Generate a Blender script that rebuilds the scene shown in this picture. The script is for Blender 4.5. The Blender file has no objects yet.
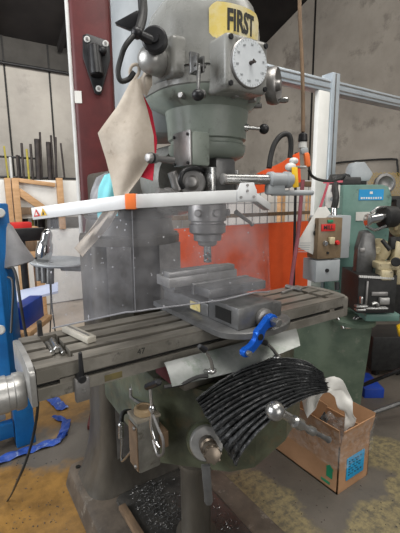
import bpy, bmesh, math, random
from mathutils import Vector, Matrix
random.seed(7)
PI = math.pi
SC = bpy.context.scene
COL = SC.collection
Z0 = 1.0                       # lengths below are measured from the mill's table top, 1 m above the floor

# ---------------------------------------------------------------- camera, world, lights, exposure
F, PITCH, YAW, ROLL = 381.9, 0.177764, 0.986132, -0.0098502
CP = Vector((-0.129143, -0.843385, 0.361888))
FWD = Vector((math.cos(YAW)*math.cos(PITCH), math.sin(YAW)*math.cos(PITCH), -math.sin(PITCH)))
R0 = Vector((math.sin(YAW), -math.cos(YAW), 0)); U0 = R0.cross(FWD)
RT = R0*math.cos(ROLL) + U0*math.sin(ROLL); UP = -R0*math.sin(ROLL) + U0*math.cos(ROLL)
cam = bpy.data.cameras.new('camera'); camo = bpy.data.objects.new('camera', cam); COL.objects.link(camo)
cam.sensor_fit = 'VERTICAL'; cam.sensor_height = 36.0; cam.lens = F/533*36.0; cam.clip_start = .02
m = Matrix((RT, UP, -FWD)).transposed().to_4x4(); m.translation = CP + Vector((0, 0, Z0)); camo.matrix_world = m
SC.camera = camo
w = bpy.data.worlds.new('world'); SC.world = w; w.use_nodes = True
w.node_tree.nodes['Background'].inputs[0].default_value = (.95, .97, 1, 1)
w.node_tree.nodes['Background'].inputs[1].default_value = .13
def area(name, loc, target, sx, sy, power, col):
    l = bpy.data.lights.new(name, 'AREA'); l.shape = 'RECTANGLE'; l.size = sx; l.size_y = sy; l.energy = power; l.color = col
    o = bpy.data.objects.new(name, l); COL.objects.link(o); o.location = loc
    o.rotation_euler = (Vector(target)-Vector(loc)).to_track_quat('-Z', 'Y').to_euler()
area('roof_skylight', (.2, -.9, 4.6), (.6, .3, .8), 2.0, 1.6, 100, (1, .97, .92))
area('door_daylight', (-3.6, 1.2, 2.6), (.5, .8, .8), 3.0, 2.4, 185, (.95, .97, 1))
area('front_daylight', (.9, -4.6, 2.2), (.7, .3, .7), 3.4, 2.6, 78, (1, .97, .93))
area('back_skylight', (1.0, 3.2, 3.55), (.9, 4.6, .2), 2.0, .8, 42, (1, .98, .95))
area('right_skylight', (3.0, -.4, 4.4), (2.2, 1.0, .6), 1.8, 1.8, 42, (1, .96, .9))
SC.view_settings.view_transform = 'Standard'; SC.view_settings.look = 'None'
SC.view_settings.gamma = 1; SC.view_settings.use_curve_mapping = False
SC.view_settings.exposure = 0.38

def ray(u, v): return FWD*F + RT*(u-200) - UP*(v-266.5)
def dep(u, v, D): return CP + ray(u, v)*(D/F)                       # a point at depth D
def at(u, v, ax, c):                                                # a point on a plane x/y/z = c
    d = ray(u, v); i = 'xyz'.index(ax); return CP + d*((c-CP[i])/d[i])

# ---------------------------------------------------------------- materials
def mat(name, c1, c2=None, scale=8, rough=.5, metal=0, bump=0, bscale=None, rr=.12, stretch=None, c3=None, wear=.5, detail=6):
    m = bpy.data.materials.new(name); m.use_nodes = True; n = m.node_tree; b = n.nodes['Principled BSDF']
    c2 = c2 or tuple(x*.8 for x in c1)
    tc = n.nodes.new('ShaderNodeTexCoord'); mp = n.nodes.new('ShaderNodeMapping')
    n.links.new(tc.outputs['Object'], mp.inputs[0])
    if stretch: mp.inputs['Scale'].default_value = stretch
    no = n.nodes.new('ShaderNodeTexNoise'); no.inputs['Scale'].default_value = scale*1.5; no.inputs['Detail'].default_value = detail
    no.inputs['Roughness'].default_value = .62
    n.links.new(mp.outputs[0], no.inputs['Vector'])
    cr = n.nodes.new('ShaderNodeValToRGB'); e = cr.color_ramp.elements
    e[0].position = .38; e[0].color = (*c1, 1); e[1].position = .62; e[1].color = (*c2, 1)
    n.links.new(no.outputs['Fac'], cr.inputs[0]); out = cr.outputs[0]
    if c3:                                                          # spots of wear and dirt
        n2 = n.nodes.new('ShaderNodeTexNoise'); n2.inputs['Scale'].default_value = scale*2.7; n2.inputs['Detail'].default_value = 8
        n2.inputs['Roughness'].default_value = .7
        n.links.new(mp.outputs[0], n2.inputs['Vector'])
        r2 = n.nodes.new('ShaderNodeValToRGB'); wear -= .05; r2.color_ramp.elements[0].position = wear; r2.color_ramp.elements[1].position = min(1, wear+.12)
        mx = n.nodes.new('ShaderNodeMixRGB'); mx.inputs[2].default_value = (*c3, 1)
        n.links.new(n2.outputs['Fac'], r2.inputs[0]); n.links.new(r2.outputs[0], mx.inputs[0]); n.links.new(out, mx.inputs[1]); out = mx.outputs[0]
    n.links.new(out, b.inputs['Base Color'])
    b.inputs['Metallic'].default_value = metal; b.inputs['Specular IOR Level'].default_value = .3
    mr = n.nodes.new('ShaderNodeMapRange'); mr.inputs['To Min'].default_value = max(.03, rough-rr); mr.inputs['To Max'].default_value = min(1, rough+rr)
    n.links.new(no.outputs['Fac'], mr.inputs[0]); n.links.new(mr.outputs[0], b.inputs['Roughness'])
    if bump:
        bn = n.nodes.new('ShaderNodeTexNoise'); bn.inputs['Scale'].default_value = bscale or scale*6; bn.inputs['Detail'].default_value = 4
        n.links.new(mp.outputs[0], bn.inputs['Vector'])
        bp = n.nodes.new('ShaderNodeBump'); bp.inputs['Strength'].default_value = bump; bp.inputs['Distance'].default_value = .01
        n.links.new(bn.outputs['Fac'], bp.inputs['Height']); n.links.new(bp.outputs[0], b.inputs['Normal'])
    return m
def clear(name, col, dcol, haze, scale=14, rough=.2, hz2=.2, specks=0):
    m = bpy.data.materials.new(name); m.use_nodes = True; n = m.node_tree; out = n.nodes['Material Output']
    b = n.nodes['Principled BSDF']; b.inputs['Base Color'].default_value = (*dcol, 1); b.inputs['Roughness'].default_value = rough
    t = n.nodes.new('ShaderNodeBsdfTransparent'); t.inputs[0].default_value = (*col, 1)
    no = n.nodes.new('ShaderNodeTexNoise'); no.inputs['Scale'].default_value = scale; no.inputs['Detail'].default_value = 7
    tc = n.nodes.new('ShaderNodeTexCoord'); n.links.new(tc.outputs['Object'], no.inputs['Vector'])
    mr = n.nodes.new('ShaderNodeMapRange'); mr.inputs['From Min'].default_value = .35; mr.inputs['From Max'].default_value = .75
    mr.inputs['To Min'].default_value = haze; mr.inputs['To Max'].default_value = haze+hz2
    mx = n.nodes.new('ShaderNodeMixShader')
    n.links.new(no.outputs['Fac'], mr.inputs[0]); n.links.new(mr.outputs[0], mx.inputs[0]); n.links.new(t.outputs[0], mx.inputs[1]); n.links.new(b.outputs[0], mx.inputs[2])
    if specks:
        n2 = n.nodes.new('ShaderNodeTexNoise'); n2.inputs['Scale'].default_value = 95; n2.inputs['Detail'].default_value = 1; n.links.new(tc.outputs['Object'], n2.inputs['Vector'])
        r2 = n.nodes.new('ShaderNodeValToRGB'); r2.color_ramp.elements[0].position = specks; r2.color_ramp.elements[1].position = specks+.03; n.links.new(n2.outputs['Fac'], r2.inputs[0])
        ma = n.nodes.new('ShaderNodeMath'); ma.operation = 'MAXIMUM'; n.links.new(r2.outputs[0], ma.inputs[0]); n.links.new(mr.outputs[0], ma.inputs[1]); n.links.new(ma.outputs[0], mx.inputs[0])
    n.links.new(mx.outputs[0], out.inputs[0]); return m

M = dict(
 head = mat('grey machine enamel', (.245,.245,.228), (.175,.175,.162), 4, .28, 0, .05, 60, c3=(.11,.11,.10), wear=.62),
 green = mat('grey green machine enamel', (.20,.225,.195), (.155,.178,.152), 6, .35, 0, .05, 60, c3=(.09,.095,.08), wear=.6),
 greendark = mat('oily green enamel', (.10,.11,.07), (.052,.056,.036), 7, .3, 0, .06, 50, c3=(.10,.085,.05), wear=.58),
 column = mat('oily grey casting', (.088,.078,.063), (.046,.040,.032), 5, .4, .1, .08, 50, stretch=(1,1,.35), c3=(.07,.065,.055), wear=.58),
 base = mat('dusty base casting', (.115,.092,.07), (.065,.053,.042), 6, .6, 0, .12, 70, c3=(.22,.2,.17), wear=.62),
 tray = mat('oily chip tray', (.06,.056,.05), (.03,.029,.027), 9, .3, .1, .15, 60),
 table = mat('worn table iron', (.27,.25,.215), (.16,.147,.125), 7, .33, .5, .05, 80, stretch=(.5,2,1), c3=(.09,.08,.07), wear=.62),
 tableside = mat('ground table side', (.25,.235,.205), (.15,.14,.118), 6, .36, .4, .05, 80, c3=(.06,.055,.05), wear=.6),
 slot = mat('shaded oily slot', (.009,.008,.007), (.006,.006,.005), 9, .6),  # oil dirt in the slots, with groove shade painted in near black
 steel = mat('bright steel', (.42,.42,.41), (.30,.30,.29), 12, .27, .9, .03, 90),
 dullsteel = mat('dull steel', (.3,.29,.28), (.2,.195,.19), 10, .42, .75, .05, 80),
 chrome = mat('chrome', (.72,.72,.72), (.6,.6,.6), 10, .12, 1),
 alu = mat('cast aluminium', (.40,.395,.38), (.29,.285,.27), 12, .38, .6, .05, 80),
 extr = mat('anodised extrusion', (.45,.5,.54), (.38,.43,.47), 4, .38, .45),
 guardbar = mat('white painted aluminium', (.70,.71,.72), (.62,.63,.63), 6, .4, .1, c3=(.35,.35,.34), wear=.7),
 black = mat('black plastic', (.011,.011,.012), (.018,.018,.019), 14, .38),
 rubber = mat('black rubber', (.014,.014,.014), (.026,.026,.025), 20, .5),
 bellows = mat('oily bellows rubber', (.022,.023,.024), (.075,.078,.08), 55, .30, 0, .4, 160, c3=(.30,.30,.30), wear=.61),
 viseiron = mat('dark vise iron', (.15,.15,.148), (.09,.09,.088), 9, .36, .4, .08, 80, c3=(.17,.165,.155), wear=.64),
 visetop = mat('ground vise top', (.3,.3,.29), (.2,.2,.195), 10, .33, .6),
 blueanod = mat('blue anodised', (.01,.11,.55), (.008,.08,.42), 9, .28, .45),
 red = mat('dark red oxide paint', (.095,.02,.02), (.062,.014,.014), 4, .5, 0, .05, 40, c3=(.16,.075,.065), wear=.68),
 redbright = mat('red cloth', (.5,.02,.045), (.36,.012,.03), 8, .8),
 canvas = mat('dirty canvas', (.52,.46,.385), (.40,.34,.275), 7, .85, 0, .12, 90, c3=(.27,.22,.17), wear=.64),
 wood = mat('pale pine', (.56,.35,.19), (.45,.27,.135), 5, .7, 0, .05, 60, stretch=(1,1,4)),
 woodh = mat('pale pine rail', (.56,.35,.19), (.45,.27,.135), 5, .7, 0, .05, 60, stretch=(1,6,6)),
 woodold = mat('old brown wood', (.19,.125,.075), (.12,.08,.05), 7, .75, 0, .1, 80, stretch=(5,1,1)),
 white = mat('white board', (.70,.70,.67), (.62,.62,.59), 3, .5),
 orange = mat('orange welding vinyl', (.80,.115,.03), (.70,.09,.022), 3, .35),
 orangeband = mat('orange tape', (.85,.2,.05), (.75,.16,.04), 6, .5),
 teal = mat('teal machine enamel', (.135,.235,.20), (.10,.185,.16), 5, .36, 0, .05, 40, c3=(.06,.10,.09), wear=.63),
 oldgreen = mat('worn green panel', (.13,.17,.125), (.085,.12,.088), 5, .42, 0, .05, 40, c3=(.19,.21,.165), wear=.64),
 cream = mat('cream enamel', (.52,.45,.29), (.40,.34,.21), 9, .4, 0, .05, 50, c3=(.12,.09,.06), wear=.62),
 brownbox = mat('brown smoked cover', (.21,.15,.09), (.15,.105,.065), 7, .3, 0, 0, c3=(.08,.06,.045), wear=.63),
 greybox = mat('grey box enamel', (.34,.36,.37), (.28,.30,.31), 6, .4),
 bluepaint = mat('blue machine paint', (.012,.15,.42), (.01,.11,.32), 5, .4, 0, .04, 40, c3=(.12,.2,.3), wear=.7),
 bluebin = mat('blue plastic', (.012,.05,.33), (.01,.04,.25), 5, .4),
 bluefilm = mat('crumpled blue tarp', (.035,.09,.38), (.02,.055,.26), 9, .4, 0, .3, 60, c3=(.25,.32,.48), wear=.6),
 palefilm = mat('pale blue panel', (.52,.58,.74), (.45,.51,.68), 4, .4),
 greyplastic = mat('grey plastic sheet', (.27,.27,.28), (.2,.2,.21), 6, .35, 0, .25, 30),
 cardboard = mat('brown cardboard', (.42,.235,.125), (.36,.2,.105), 5, .75, 0, .04, 50),
 tanlid = mat('tan plastic lid', (.40,.29,.165), (.32,.225,.13), 9, .5),
 paper = mat('white paper', (.72,.71,.67), (.62,.61,.57), 6, .7),
 yellow = mat('yellow plastic', (.75,.47,.02), (.65,.38,.015), 6, .4),
 labelyellow = mat('worn yellow plate', (.60,.47,.13), (.62,.58,.42), 9, .35, .1, c3=(.35,.27,.08), wear=.62),
 ink = mat('black ink', (.02,.02,.018), (.03,.03,.026), 10, .6),
 dial = mat('pale dial face', (.60,.63,.65), (.53,.56,.58), 8, .35),
 blueink = mat('blue sign', (.015,.30,.62), (.012,.26,.55), 4, .45),
 bluelabel = mat('blue shipping label', (.02,.33,.62), (.02,.29,.56), 5, .6),
 greentape = mat('green tape', (.02,.25,.12), (.015,.2,.1), 5, .5),
 redink = mat('red label', (.6,.03,.025), (.5,.02,.02), 5, .5),
 pinktape = mat('pink red tape', (.6,.12,.16), (.5,.1,.13), 5, .6),
 cyan = mat('cyan cloth', (.22,.62,.68), (.18,.52,.58), 5, .7),
 rodmix = mat('rusty bar stock', (.06,.05,.045), (.035,.03,.03), 10, .6, .3),
 rodyellow = mat('yellow painted bar', (.42,.36,.06), (.3,.25,.05), 10, .6),
 whiterod = mat('white plastic tube', (.6,.6,.58), (.5,.5,.48), 6, .5),
 mesh = mat('galvanised wire', (.45,.46,.47), (.35,.36,.37), 6, .4, .6),
 yellowmesh = mat('yellow mesh guard', (.42,.28,.035), (.3,.2,.03), 8, .5),
 pinkred = mat('faded red sleeve', (.26,.07,.085), (.18,.05,.06), 7, .6),
 greybeige = mat('oily beige casting', (.27,.24,.19), (.18,.16,.125), 7, .4, 0, .05, 60, c3=(.10,.075,.05), wear=.6),
 woodsteel = mat('oily bronze steel', (.20,.165,.13), (.11,.09,.07), 10, .3, .7),
 brassplate = mat('worn brass plate', (.16,.13,.05), (.10,.085,.045), 9, .45, .2),
 keybar = mat('pale ground bar', (.48,.45,.39), (.38,.355,.30), 9, .4, .1),
 pumpgrey = mat('dull oily zinc', (.22,.215,.19), (.13,.125,.11), 8, .33, .3, .05, 60, c3=(.07,.06,.045), wear=.6),
 lamp = mat('bright plastic cap', (.6,.6,.58), (.5,.5,.48), 6, .5),
 swarf = mat('aluminium swarf', (.40,.40,.40), (.22,.22,.22), 30, .25, .9),
 sheet = mat('galvanised sheet', (.30,.31,.30), (.19,.205,.19), 5, .33, .5, .04, 60, c3=(.16,.19,.16), wear=.6),
)
M['guard'] = clear('scratched clear acrylic', (.93,.93,.94), (.42,.42,.44), .035, 11, .22, .19, .755)
M['wrap'] = clear('crumpled clear wrap', (.95,.95,.95), (.75,.74,.72), .03, 45, .1, .22)

def floor_mat():
    m = bpy.data.materials.new('oil stained concrete floor'); m.use_nodes = True; n = m.node_tree; L = n.links; b = n.nodes['Principled BSDF']
    tc = n.nodes.new('ShaderNodeTexCoord')
    def noise(s, d=6, r=.6):
        x = n.nodes.new('ShaderNodeTexNoise'); x.inputs['Scale'].default_value = s; x.inputs['Detail'].default_value = d; x.inputs['Roughness'].default_value = r
        L.new(tc.outputs['Object'], x.inputs['Vector']); return x.outputs['Fac']
    def ramp(f, a, bb, ca=(0,0,0), cb=(1,1,1)):
        r = n.nodes.new('ShaderNodeValToRGB'); r.color_ramp.elements[0].position = a; r.color_ramp.elements[1].position = bb
        r.color_ramp.elements[0].color = (*ca, 1); r.color_ramp.elements[1].color = (*cb, 1); L.new(f, r.inputs[0]); return r.outputs[0]
    def mix(f, a, bcol):
        x = n.nodes.new('ShaderNodeMixRGB'); L.new(f, x.inputs[0])
        if isinstance(a, tuple): x.inputs[1].default_value = (*a, 1)
        else: L.new(a, x.inputs[1])
        if isinstance(bcol, tuple): x.inputs[2].default_value = (*bcol, 1)
        else: L.new(bcol, x.inputs[2])
        return x.outputs[0]
    def blob(cx, cy, rx, ry, soft=.5):                               # a stained patch of floor with a ragged edge
        mp = n.nodes.new('ShaderNodeMapping'); mp.inputs['Location'].default_value = (-cx/rx, -cy/ry, 0); mp.inputs['Scale'].default_value = (1/rx, 1/ry, 0)
        L.new(tc.outputs['Object'], mp.inputs[0])
        ln = n.nodes.new('ShaderNodeVectorMath'); ln.operation = 'LENGTH'; L.new(mp.outputs[0], ln.inputs[0])
        a = n.nodes.new('ShaderNodeMath'); a.operation = 'MULTIPLY_ADD'; L.new(noise(5, 5), a.inputs[0]); a.inputs[1].default_value = 1.6; L.new(ln.outputs['Value'], a.inputs[2])
        dv = n.nodes.new('ShaderNodeMath'); dv.operation = 'DIVIDE'; L.new(a.outputs[0], dv.inputs[0]); dv.inputs[1].default_value = 4
        return ramp(dv.outputs[0], (1.8-soft*.5)/4, (1.8+soft*.5)/4, (1,1,1), (0,0,0))
    conc = mix(ramp(noise(3), .35, .65), (.115,.10,.083), (.072,.064,.053))
    conc = mix(ramp(noise(26, 8, .75), .58, .68), conc, (.055,.05,.043))
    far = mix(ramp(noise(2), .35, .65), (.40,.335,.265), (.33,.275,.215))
    tan = mix(ramp(noise(7, 8, .7), .38, .62), (.29,.155,.036), (.155,.082,.02))
    tan = mix(ramp(noise(20, 8, .7), .60, .70), tan, (.11,.075,.04))
    yel = mix(ramp(noise(34, 8, .7), .42, .6), (.22,.18,.09), (.095,.082,.055))
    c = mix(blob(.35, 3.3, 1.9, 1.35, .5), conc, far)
    c = mix(blob(-.15, .75, .52, .42, .3), c, tan)
    c = mix(blob(.6, 1.75, .9, .34, .4), c, tan)
    for p in ((.95,.25,.14,.26), (1.25,-.12,.26,.12), (1.72,.12,.14,.2), (1.0,-.35,.12,.1), (1.55,-.05,.1,.08)): c = mix(blob(*p, .25), c, yel)
    L.new(c, b.inputs['Base Color'])
    mr = n.nodes.new('ShaderNodeMapRange'); mr.inputs['To Min'].default_value = .3; mr.inputs['To Max'].default_value = .75
    L.new(noise(4), mr.inputs[0]); L.new(mr.outputs[0], b.inputs['Roughness'])
    bp = n.nodes.new('ShaderNodeBump'); bp.inputs['Strength'].default_value = .15; bp.inputs['Distance'].default_value = .01
    L.new(noise(60), bp.inputs['Height']); L.new(bp.outputs[0], b.inputs['Normal']); return m
M['floor'] = floor_mat()
M['wall'] = mat('tilt up concrete', (.38,.355,.315), (.30,.28,.25), 1.1, .8, 0, .08, 30, c3=(.27,.25,.225), wear=.62)
M['wallright'] = mat('dirty tilt up concrete', (.31,.28,.24), (.23,.205,.175), .9, .8, 0, .08, 30, c3=(.16,.14,.12), wear=.6)
M['wallupper'] = mat('shaded concrete', (.06,.056,.05), (.042,.039,.035), 1.3, .85, 0, .08, 30)  # shade on the wall's upper band, put into its colour
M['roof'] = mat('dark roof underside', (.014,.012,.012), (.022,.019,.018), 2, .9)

# ---------------------------------------------------------------- mesh helpers
class MB:
    def __init__(s): s.bm = bmesh.new()
    def box(s, c, size, rot=None, bev=0, seg=2):
        mt = Matrix.Translation(Vector(c)) @ (rot.to_4x4() if rot else Matrix()) @ Matrix.Diagonal((*size, 1))
        vs = bmesh.ops.create_cube(s.bm, size=1, matrix=mt)['verts']
        if bev:
            es = list({e for v in vs for e in v.link_edges})
            bmesh.ops.bevel(s.bm, geom=es, offset=min(bev, min(size)*.45), segments=seg, affect='EDGES', profile=.5)
        return s
    def span(s, a, b, bev=0): 
        a, b = Vector(a), Vector(b); return s.box((a+b)/2, [max(abs(x), 1e-4) for x in (b-a)], None, bev)
    def lathe(s, o, axis, prof, seg=28, arc=None):
        o = Vector(o); a = Vector(axis).normalized(); x = a.orthogonal().normalized(); y = a.cross(x); rings = []
        for h, r in prof:
            if r <= 1e-6: rings.append([s.bm.verts.new(o+a*h)])
            else: rings.append([s.bm.verts.new(o+a*h+(x*math.cos(t)+y*math.sin(t))*r) for t in [2*PI*i/seg for i in range(seg)]])
        for A, B in zip(rings, rings[1:]):
            for i in range(seg):
                j = (i+1) % seg
                if len(A) == 1 and len(B) == 1: continue
                if len(A) == 1: s.bm.faces.new((A[0], B[j], B[i]))
                elif len(B) == 1: s.bm.faces.new((A[i], A[j], B[0]))
                else: s.bm.faces.new((A[i], A[j], B[j], B[i]))
        for R, f in ((rings[0], True), (rings[-1], False)):
            if len(R) > 1: s.bm.faces.new(list(reversed(R)) if f else R)
        return s
    def cyl(s, a, b, r, r2=None, seg=20, bev=0):
        a, b = Vector(a), Vector(b); L = (b-a).length; r2 = r if r2 is None else r2; e = min(bev, L*.4, r*.5, r2*.5)
        pr = [(0, r), (L, r2)] if not e else [(0, r-e), (e, r), (L-e, r2), (L, r2-e)]
        return s.lathe(a, b-a, pr, seg)
    def ball(s, c, r, sc=(1,1,1), seg=18, rot=None):
        mt = Matrix.Translation(Vector(c)) @ (rot.to_4x4() if rot else Matrix()) @ Matrix.Diagonal((*[x*r for x in sc], 1))
        bmesh.ops.create_uvsphere(s.bm, u_segments=seg, v_segments=max(6, seg//2), radius=1, matrix=mt); return s
    def loft(s, rings, caps=True, closed=True):
        V = [[s.bm.verts.new(Vector(p)) for p in r] for r in rings]; n = len(V[0])
        for A, B in zip(V, V[1:]):
            for i in range(n if closed else n-1):
                j = (i+1) % n; s.bm.faces.new((A[i], A[j], B[j], B[i]))
        if caps: s.bm.faces.new(list(reversed(V[0]))); s.bm.faces.new(V[-1])
        return s
    def tube(s, pts, r, seg=8, sm=4):
        P = [Vector(p) for p in pts]
        if sm > 1 and len(P) > 2:
            Q = []; E = [P[0]*2-P[1]]+P+[P[-1]*2-P[-2]]
            for i in range(1, len(E)-2):
                for k in range(sm):
                    t = k/sm; a, b, c, d = E[i-1:i+3]
                    Q.append(.5*((2*b)+(c-a)*t+(2*a-5*b+4*c-d)*t*t+(3*b-a-3*c+d)*t**3))
            P = Q+[P[-1]]
        rs = r if callable(r) else (lambda t: r); n = None; rings = []
        for i, p in enumerate(P):
            d = (P[min(i+1, len(P)-1)]-P[max(i-1, 0)]).normalized()
            n = d.orthogonal().normalized() if n is None else (n-d*n.dot(d)).normalized()
            b = d.cross(n); q = rs(i/(len(P)-1))
            rings.append([p+(n*math.cos(2*PI*k/seg)+b*math.sin(2*PI*k/seg))*q for k in range(seg)])
        return s.loft(rings)
    def prism(s, poly, o, ex, ey, depth, bev=0):
        o, ex, ey = Vector(o), Vector(ex), Vector(ey); ez = ex.cross(ey).normalized()
        A = [s.bm.verts.new(o+ex*p[0]+ey*p[1]) for p in poly]; B = [s.bm.verts.new(v.co+ez*depth) for v in A]; n = len(A)
        fs = [s.bm.faces.new(list(reversed(A))), s.bm.faces.new(B)]+[s.bm.faces.new((A[i], A[(i+1) % n], B[(i+1) % n], B[i])) for i in range(n)]
        if bev: bmesh.ops.bevel(s.bm, geom=list({e for f in fs for e in f.edges}), offset=bev, segments=2, affect='EDGES', profile=.5)
        return s
    def grid(s, fn, nu, nv, thick=0):
        V = [[s.bm.verts.new(Vector(fn(i/nu, j/nv))) for j in range(nv+1)] for i in range(nu+1)]
        fs = [s.bm.faces.new((V[i][j], V[i+1][j], V[i+1][j+1], V[i][j+1])) for i in range(nu) for j in range(nv)]
        if thick:
            s.bm.normal_update(); bmesh.ops.solidify(s.bm, geom=fs, thickness=thick)
        return s
    def build(s, name, m, parent=None, sharp=38, base=None):
        bm = s.bm; bmesh.ops.recalc_face_normals(bm, faces=bm.faces)
        if parent: off = ORG[parent.name]
        else:
            xs = [v.co for v in bm.verts]
            off = Vector(base) if base else Vector(((min(v.x for v in xs)+max(v.x for v in xs))/2, (min(v.y for v in xs)+max(v.y for v in xs))/2, min(v.z for v in xs)))
        for v in bm.verts: v.co -= off
        me = bpy.data.meshes.new(name); bm.to_mesh(me); bm.free()
        me.materials.append(M[m] if isinstance(m, str) else m)
        for p in me.polygons: p.use_smooth = True
        me.set_sharp_from_angle(angle=math.radians(sharp))
        o = bpy.data.objects.new(name, me); COL.objects.link(o)
        if parent: o.parent = parent
        else: o.location = off+Vector((0, 0, Z0))
        ORG[o.name] = off
        return o
ORG = {}
def tag(o, label, cat, group=None, kind=None):
    o['label'] = label; o['category'] = cat
    if group: o['group'] = group
    if kind: o['kind'] = kind
    return o
def thing(name, label, cat, loc, group=None):
    o = bpy.data.objects.new(name, None); COL.objects.link(o); o.empty_display_size = .05
    o.location = Vector(loc)+Vector((0, 0, Z0)); ORG[o.name] = Vector(loc); return tag(o, label, cat, group)
def struct(name, mb, m, base=None):
    o = mb.build(name, m, base=base); o['kind'] = 'structure'; return o
def RZ(a): return Matrix.Rotation(a, 3, 'Z')
CA = YAW-PI/2                                                        # a box turned CA about z squarely faces the camera's side of the room
def fbox(u0, v0, u1, v1, D, depth, ang=CA, mb=None, bev=.004):       # an upright box whose front spans a patch seen at depth D
    mb = mb or MB(); c = dep((u0+u1)/2, (v0+v1)/2, D); wx, hz = (u1-u0)*D/F, (v1-v0)*D/F; r = RZ(ang)
    return mb.box(c + r @ Vector((0, depth/2, 0)), (wx, depth, hz), r, bev)
def text_mesh(txt, size, bold=0, sx=1):
    cu = bpy.data.curves.new('lettering', 'FONT'); cu.body = txt; cu.size = size; cu.align_x = 'CENTER'; cu.align_y = 'CENTER'
    cu.offset = bold; cu.extrude = .0006; cu.resolution_u = 3
    t = bpy.data.objects.new('lettering', cu); COL.objects.link(t)
    dg = bpy.context.evaluated_depsgraph_get(); me = bpy.data.meshes.new_from_object(t.evaluated_get(dg))
    bpy.data.objects.remove(t); V = [(v.co.x*sx, v.co.y, v.co.z) for v in me.vertices]; P = [tuple(p.vertices) for p in me.polygons]
    bpy.data.meshes.remove(me); return V, P
def lettering(mb, txt, size, fn, bold=0, sx=1):                      # fn maps the flat letter plane into place
    V, P = text_mesh(txt, size, bold, sx); vs = [mb.bm.verts.new(fn(*v)) for v in V]
    for p in P:
        try: mb.bm.faces.new([vs[i] for i in p])
        except ValueError: pass
    return mb
def flatfn(o, ex, ey):
    o, ex, ey = Vector(o), Vector(ex).normalized(), Vector(ey).normalized(); ez = ex.cross(ey)
    return lambda x, y, z: o+ex*x+ey*y+ez*z
# ---------------------------------------------------------------- setting
struct('floor', MB().span((-3, -2.2, -1.1), (4.4, 5.0, -1.0)), 'floor', (0, 0, -1))
struct('wall_back', MB().span((-3, 5.0, -1.1), (4.55, 5.15, 2.12)), 'wall')
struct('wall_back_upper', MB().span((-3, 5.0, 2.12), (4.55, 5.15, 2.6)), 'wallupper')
rp = [(-1.2, -1.1), (5.0, -1.1), (5.0, 2.42), (-1.2, 4.65)]
struct('wall_right', MB().prism(rp, (4.4, 0, 0), (0, 1, 0), (0, 0, 1), .15), 'wallright')
rf = MB().prism([(1.2, 3.79), (5.15, 2.38), (5.15, 2.48), (1.2, 3.89)], (-3, 0, 0), (0, 1, 0), (0, 0, 1), 7.5)
for x in (-.4, .5, 1.4, 2.3, 3.2): rf.prism([(1.2, 3.69), (4.95, 2.35), (4.95, 2.47), (1.2, 3.81)], (x, 0, 0), (0, 1, 0), (0, 0, 1), .06)
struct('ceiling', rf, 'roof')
jn = MB()
for x in (.72, 1.28, -.3): jn.span((x-.011, 4.992, -1), (x+.011, 5.01, 2.5))
struct('trim_1', jn, 'slot')
jn = MB()
for y in (at(314, 50, 'x', 4.4).y, 1.1): jn.span((4.392, y-.013, -1), (4.41, y+.013, 3.2))
struct('trim_2', jn, 'slot')
tag(MB().cyl((-3, 4.97, 2.1), (4.3, 4.97, 2.1), .022, seg=10).build('conduit', 'black'), 'thin dark conduit running level along the back concrete wall under the roof', 'pipe')
tag(MB().tube([at(328, 164, 'x', 4.37), at(350, 161.5, 'x', 4.37), at(392, 159, 'x', 4.37), at(397, 163, 'x', 4.37), at(398, 176, 'x', 4.37)], .012, 6, 3).build('wall_cable', 'rubber'), 'thin grey cable stapled along the right concrete wall above the green machine', 'cable')

# ---------------------------------------------------------------- left background: bar rack, crate, panels
rk = thing('bar_rack', 'dark steel rack with two rails holding upright bar stock by the back wall', 'rack', (.75, 4.8, -1))
MB().cyl((-.2, 4.78, .92), (1.0, 4.78, .90), .014, seg=8).build('rail', 'black', rk)
MB().cyl((-.2, 4.78, .66), (1.75, 4.78, .645), .014, seg=8).build('rail', 'black', rk)
for x in (-.1, .76, 1.7): MB().span((x-.015, 4.76, -1), (x+.015, 4.79, .93)).build('upright', 'black', rk)
rods = [  # u_top, v_top, u_bottom, radius, material, words
 (4,146,11,.012,'rodyellow','leaning yellow bar at the left end of the bar rack'), (10,157,10.5,.016,'whiterod','short white tube standing near the left end of the bar rack'),
 (17,155,18,.017,'rodmix','dark bar left of the red bar in the bar rack'), (21.5,143,22.5,.016,'rodmix','tall thin dark bar left of the thick bundle in the rack'),
 (26.5,149,29,.014,'rodyellow','yellow green bar standing between dark bars in the rack'), (30.5,144,32,.017,'rodmix','dark bar just left of the thickest bar in the rack'),
 (36.8,139,36.5,.036,'rodmix','thickest dark bar in the middle of the bar rack'), (48,142,49,.03,'rodmix','second thick dark bar right of the thickest one'),
 (55.5,137,52.5,.016,'rodmix','tallest thin dark bar leaning right in the rack'), (61,143,62,.013,'rodmix','short thin dark bar at the right end of the rack')]
for u, v, ub, r, mm, tx in rods:
    a = at(u, v, 'y', 4.735); b = at(ub, 180 if u < 60 else 165, 'y', 4.73); d = (b-a).normalized(); 
    e = a + (b-a)*((-.998-a.z)/(b.z-a.z)) if u < 60 else a+Vector((.02, .022, .0))+Vector((0, 0, -1))*(a.z-.64)
    if u < 60: e.x = b.x + (b.x-a.x)*.6
    else: a.y = e.y = 4.752
    mb = MB().cyl(a, e, r, seg=10, bev=.004)
    if r > .025: mb.cyl(a+Vector((.045, 0, .09)), e+Vector((.045, 0, 0)), .014, seg=8)
    tag(mb.build('bar_stock', mm), tx, 'bar', 'bar stock in the rack')
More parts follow.
